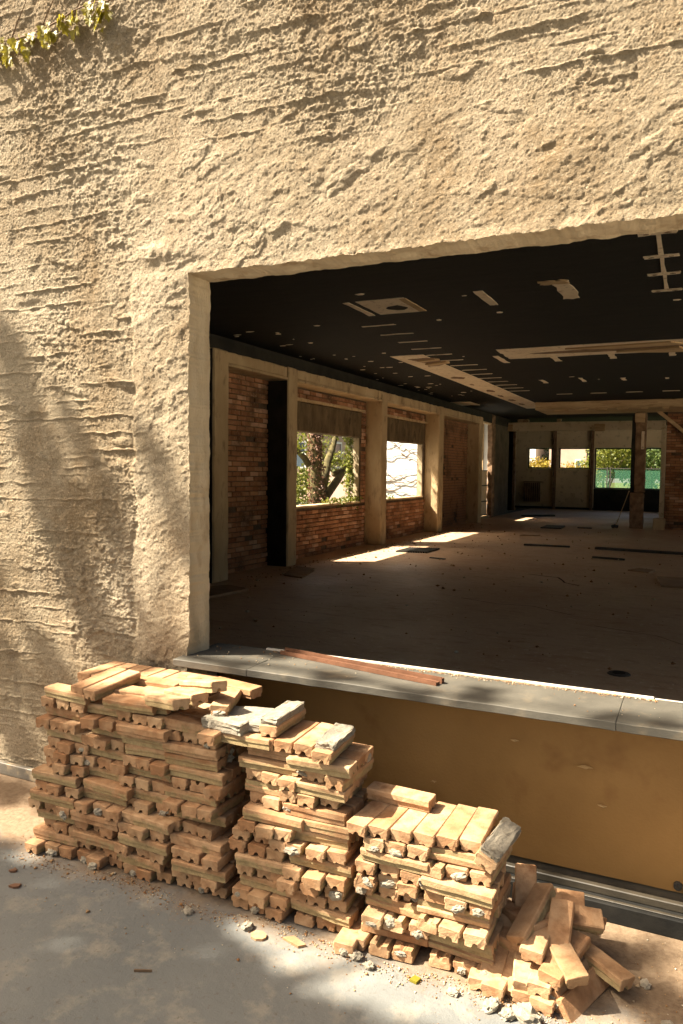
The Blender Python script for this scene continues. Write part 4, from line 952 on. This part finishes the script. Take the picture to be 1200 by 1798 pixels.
# ------------------------------------------------------------------ rubble and litter
kk = NT('rubble'); g = kk.n('ShaderNodeNewGeometry'); rp = kk.n('ShaderNodeValToRGB'); kk.l(g.outputs['Random Per Island'], rp.inputs[0])
rp.color_ramp.elements[0].color = (.15, .07, .03, 1); rp.color_ramp.elements[1].color = (.45, .40, .31, 1)
for p, c in ((.35, (.27, .14, .06, 1)), (.7, (.32, .22, .12, 1)), (.85, (.40, .34, .25, 1))):
    e = rp.color_ramp.elements.new(p); e.color = c
M['crumb'] = kk.done(rp.outputs[0], .95, None, .1)
def crumbs(name, pts, label):
    base = np.array([(0, 0, 1), (1, 0, 0), (-.5, .87, 0), (-.5, -.87, 0), (.1, .1, -.6)]); tri = np.array([(0, 1, 2), (0, 2, 3), (0, 3, 1), (4, 2, 1), (4, 3, 2), (4, 1, 3)])
    V = []; F = []
    for i, (x, y, z, s) in enumerate(pts):
        b = base*RNG.uniform(.6, 1.3, (5, 3))*s*np.array([1, 1, .7]); a = RNG.uniform(0, 6.28); R = np.array([[cos(a), -sin(a), 0], [sin(a), cos(a), 0], [0, 0, 1]])
        V.append(b @ R.T+np.array([x, y, z+s*.3])); F.append(tri+5*i)
    o = link(name, npmesh(name, np.concatenate(V), np.concatenate(F), M['crumb'], False, 3)); return tag(o, label, 'rubble', None, 'stuff')
pts = []
for i in range(3800):
    x = U(-2.62, .5); y = 2.235-abs(random.gauss(0, .045))+.02*sin(x*9)
    if random.random() < .10: y = U(1.95, 2.25)
    if x < -2.45: y = U(2.1, 2.72)
    if x > -.14: y = U(2.15, 2.74) if random.random() < .75 else U(1.9, 2.2)
    if -.56 < x < -.14: y -= .02
    if i % 9 == 0: x, y = U(-.56, -.12), U(2.14, 2.3)
    pts.append((x, y, .0005, (.0012+.0045*random.random()**3)*(1 if random.random() > .03 else 2.2)))
crumbs('rubble_crumbs', pts, 'brown brick crumbs and mortar grit along the foot of the stacks')
pts = [(U(-1.75, -.1), 3.035-abs(random.gauss(0, .016)), .748, .0015+.004*random.random()**2) for _ in range(1400)]
pts += [(U(-2.04, -1.5), U(2.78, 3.04), .748, .0012+.006*random.random()**4) for _ in range(110)]+[(U(-1.5, .2), U(2.72, 3.0), .748, .001+.004*random.random()**4) for _ in range(60)]
crumbs('sill_crumbs', pts, 'pale crumbs of plaster scattered along the back of the stone sill')
def stone(x, y, s, label, z=0., sq=(1.3, 1, .8), cat='stone'):
    o = bpy.data.objects.new('mortar_lump', random.choice(LM)); COL.objects.link(o); o.location = (x, y, z+s*.45); o.scale = (s*sq[0], s*sq[1], s*sq[2]); o.rotation_euler = (U(-.3, .3), U(-.3, .3), U(0, 6)); return tag(o, label, cat, 'lumps of mortar on the ground')
for x, y, s, lab in ((-1.60, 2.16, .016, 'white mortar lump on the shaded ground before the tallest stack'), (-1.36, 2.175, .018, 'mortar lump at the gap between tallest and middle stacks'),
                     (-.90, 2.17, .016, 'white mortar lump on the sunlit ground before the low stack'), (-.955, 2.195, .020, 'pale lump beside the loose brick end before the low stack'),
                     (-.50, 2.16, .022, 'mortar lump on the ground before the sloping bricks of the heap'), (-.39, 2.155, .034, 'biggest white mortar lump at the foot of the heap'),
                     (-.445, 2.145, .020, 'flat mortar chip beside the biggest lump of the heap'), (-.62, 2.17, .014, 'small white chip on the ground between low stack and heap'),
                     (-.02, 2.30, .018, 'pale chip lying on the dirt right of the heap'), (-.09, 2.47, .014, 'small pale chip on the dirt near the track')):
    stone(x, y, s, lab)
pts = [(U(-5.8, 4), 3.4+18*random.random()**1.3, .0125, .006+.03*random.random()**5) for _ in range(1500)]+[(-5.9+abs(random.gauss(0, .25)), U(9, 22), .0125, .006+.02*random.random()**4) for _ in range(700)]
crumbs('floor_litter', pts, 'scattered chips and dust on the hall floor')
def flat_chip(pts, z, label, mat, cat, name): return slab_thing(name, pts, .008, mat, label, cat, z)
flat_chip([(-1.30+.03*cos(t*.8), 2.15+.024*sin(t*.8)) for t in range(8)], .001, 'round clay shard on the sunlit ground before the middle stack', M['brick'], 'shard', 'clay_shard')
flat_chip([(-1.22, 2.175), (-1.15, 2.155), (-1.13, 2.175), (-1.19, 2.20)], .001, 'flat pale shard on the ground before the middle stack', M['brickm'], 'shard', 'clay_shard')
flat_chip([(-.76, 2.165), (-.735, 2.16), (-.728, 2.185), (-.75, 2.19)], .001, 'small yellow leaf on the ground before the low stack', M['creeper'], 'leaf', 'fallen_leaf')
flat_chip([(-1.56, 1.822), (-1.51, 1.845), (-1.509, 1.848), (-1.561, 1.826)], .001, 'thin twig on the shaded ground in front of the stacks', M['twig'], 'twig', 'twig')
flat_chip([(-2.31, 1.995), (-2.30, 2.015), (-2.275, 2.025), (-2.27, 2.005), (-2.285, 1.995)], .001, 'curled dry leaf on the ground left of the tallest stack', M['ivyr'], 'leaf', 'fallen_leaf')
flat_chip([(-2.40, 2.075), (-2.39, 2.09), (-2.375, 2.095), (-2.37, 2.08), (-2.385, 2.072)], .001, 'small dry leaf at the ground edge beyond the tallest stack', M['ivyr'], 'leaf', 'fallen_leaf')
put_brick(-1.005, 2.30, .003, d2(4), 0, 0, 'loose brick end on the ground between middle and low stacks', 'salvaged clay bricks', 0, .9)
# rust brown bars lying on the sill
def bar(a, b, w, th, label, notch=True):
    a = Vector(a); b = Vector(b); L = (b-a).length; V, F = [], []
    parts = []
    segs = [(0, .16, .0), (.16, .20, .35), (.20, .88, 0), (.88, .91, .35), (.91, 1, 0)] if notch else [(0, 1, 0)]
    for s, e, cut in segs: parts.append((boxv(s*L, e*L-.0004, -w/2, w/2*(1-2*cut), 0, th), BOXF))
    parts.append((boxv(0.002, L-.002, -w/2+.001, -w/2+.004, th-.0005, th+.006), BOXF))
    V, F = join_data(parts); o = link('metal_bar', mesh('metal_bar', V, F, M['rust'])); o.location = a; o.rotation_euler = (0, 0, math.atan2(b.y-a.y, b.x-a.x)); return tag(o, label, 'bar')
bar((-1.70, 3.005, .7485), (-.90, 2.845, .7485), .030, .012, 'rust brown notched bar lying along the grey sill, front one')
bar((-1.695, 3.035, .7485), (-.89, 2.880, .7485), .022, .020, 'rust brown bar behind the notched one on the grey sill', False)

# ------------------------------------------------------------------ creeper on the facade
cr = empty('creeper', (-2.85, 2.74, 3.64)); tag(cr, 'sunlit yellow green creeper trailing along the top of the wall', 'creeper')
sp = [Vector((-3.5+i*.1, 2.765+.005*sin(i*2.), 3.665+.02*sin(i*.9)+.004*i)) for i in range(12)]
link('stem', mesh('stem', *tube_data(sp, [.006-.0003*i for i in range(12)], 5), M['twig']), cr)
def creeper_leaf(seed):
    r = random.Random(seed); O = [(0, 0), (.30, -.05), (.52, -.30), (.33, -.42), (.42, -.78), (.17, -.72), (0, -1.1), (-.18, -.72), (-.40, -.76), (-.33, -.42), (-.5, -.28), (-.28, -.04)]
    V = [(0, 0, -.4)]+[(x*r.uniform(.85, 1.15), -.28*abs(x)+.12*z*z+r.uniform(-.05, .05), z*r.uniform(.9, 1.1)) for x, z in O]
    return mesh('creeper_leaf', V, [(0, i, i % 12+1) for i in range(1, 13)], M['creeper'])
CL = [creeper_leaf(k) for k in range(5)]
FX = [-3.42+.066*i+U(-.015, .015) for i in range(15)]
for x0 in FX:
    hang = U(.04, .13)
    for j in range(random.randint(6, 10)):
        o = bpy.data.objects.new('leaf', random.choice(CL)); COL.objects.link(o); o.parent = cr
        t = random.random(); x = x0+U(-.022, .022); s_ = U(.026, .054)
        o.location = Vector((x, 2.774-U(0, .034), 3.668+.03*(x0+3.42)+.02*sin(x0*9)+.015-t*hang))-Vector(cr.location); o.scale = (s_, s_, s_*U(.9, 1.3)); o.rotation_euler = (U(-.5, .1), U(-.5, .5), U(-.8, .8))
for k in range(5):
    x = -3.3+.2*k; link('tendril', mesh('tendril', *tube_data([(x, 2.765, 3.67+.03*k*.2), (x+.03, 2.768, 3.74), (x+.09, 2.772, 3.82+U(0, .05))], [.004, .003, .0015], 5), M['twig']), cr)

# ------------------------------------------------------------------ the tree in front of the building whose shade falls on wall and ground
SV = Vector((SUN.x/SUN.z, SUN.y/SUN.z, 1.0))
clumps = []; random.seed(21)
def shade(p, r, dens, t=None):
    t = t or U(6.6, 8.6); c = Vector(p)+SV*t
    n = int(dens*r*r*3600)+12
    clumps.append((tuple(c), (r, r, r*.8), n))
for x, z, r in ((-3.22, 2.24, .07), (-3.14, 2.05, .09), (-3.02, 1.82, .10), (-2.94, 1.56, .11), (-2.84, 1.30, .11), (-2.75, 1.05, .11), (-2.66, .84, .10), (-2.50, .70, .08),
                (-2.72, 1.74, .045), (-2.60, 1.50, .055), (-2.50, 1.28, .05), (-2.27, 1.68, .035), (-2.18, 1.48, .045), (-2.10, 1.28, .04), (-3.2, .55, .10), (-2.92, .62, .10), (-3.2, .25, .14), (-2.85, .35, .12), (-3.45, 1.2, .12), (-3.5, .7, .15)):
    shade((x, 2.78, z), r*.64, 3.2)
for x, y, r in ((-2.0, 2.0, .20), (-1.72, 2.05, .17), (-1.50, 2.08, .12), (-1.30, 1.93, .13), (-1.36, 1.80, .20), (-1.63, 1.78, .2), (-2.12, 1.80, .22), (-1.9, 1.62, .2), (-.90, 1.86, .12), (-.68, 1.90, .10), (-1.0, 1.80, .2),
                (-1.60, 2.22, .10), (-.50, 1.86, .10), (-1.4, 1.5, .25), (-1.85, 1.35, .25), (-2.3, 1.5, .3), (-2.45, 2.0, .14), (-2.7, 1.9, .2), (-.85, 1.65, .25), (-.4, 1.75, .2), (-.08, 2.42, .10), (.08, 2.25, .14), (-.1, 2.62, .07), (-2.95, 2.62, .10), (-3.15, 2.6, .12), (-2.68, 2.62, .07), (-3.1, 2.25, .14), (-2.62, 2.15, .08)):
    shade((x, y, 0), r*.95, 1.9)
for x, z, r in ((-2.36, .42, .15), (-2.15, .30, .15), (-1.92, .46, .14), (-1.68, .50, .10), (-2.3, .15, .14), (-2.0, .12, .15), (-1.75, .22, .14), (-1.52, .30, .10), (-1.40, .20, .09), (-1.48, .45, .06)):
    shade((x, 2.25, z), r, 1.9)
for x, y, r in ((-1.75, 2.75, .04), (-1.32, 2.78, .05), (-.95, 2.74, .03), (-.7, 2.80, .05), (-.25, 2.74, .05), (-.05, 2.78, .05)): shade((x, y, .746), r, 1.0)
fill = 0
while fill < 26:
    c = Vector((-7.2+U(-3, 2.4), -2.2+U(-2.6, 1.6), 7.8+U(-2.2, 2.6)))
    q = c-SV*c.z
    if q.y > .9 and q.x > -4.6: continue
    clumps.append((tuple(c), (.55, .55, .45), 190)); fill += 1
TB0 = Vector((-8.3, -2.3, 0)); TT = Vector((-7.6, -1.7, 5.6))
limbs = [(wander(TB0, TT, 7, .15), [.30, .26, .24, .22, .20, .18, .16, .14])]
hubs = [Vector((-7.2, -.6, 7.0)), Vector((-6.4, -.9, 7.0)), Vector((-8.2, -2.4, 8.2)), Vector((-7.8, -.2, 8.2))]
for i, h in enumerate(hubs): limbs.append((wander(TT, h, 5, .12, i), [.11, .09, .08, .06, .05, .04]))
for i, (c, r, n) in enumerate(clumps):
    if i % 3 == 0:
        h = min(hubs, key=lambda v: (v-Vector(c)).length); limbs.append((wander(h, c, 4, .1, i), [.03, .022, .016, .010, .006]))
tree('shade_tree', TB0, 'leafy tree standing before the building, casting dappled shade', limbs, clumps, .115, M['leaf'], M['bark'])
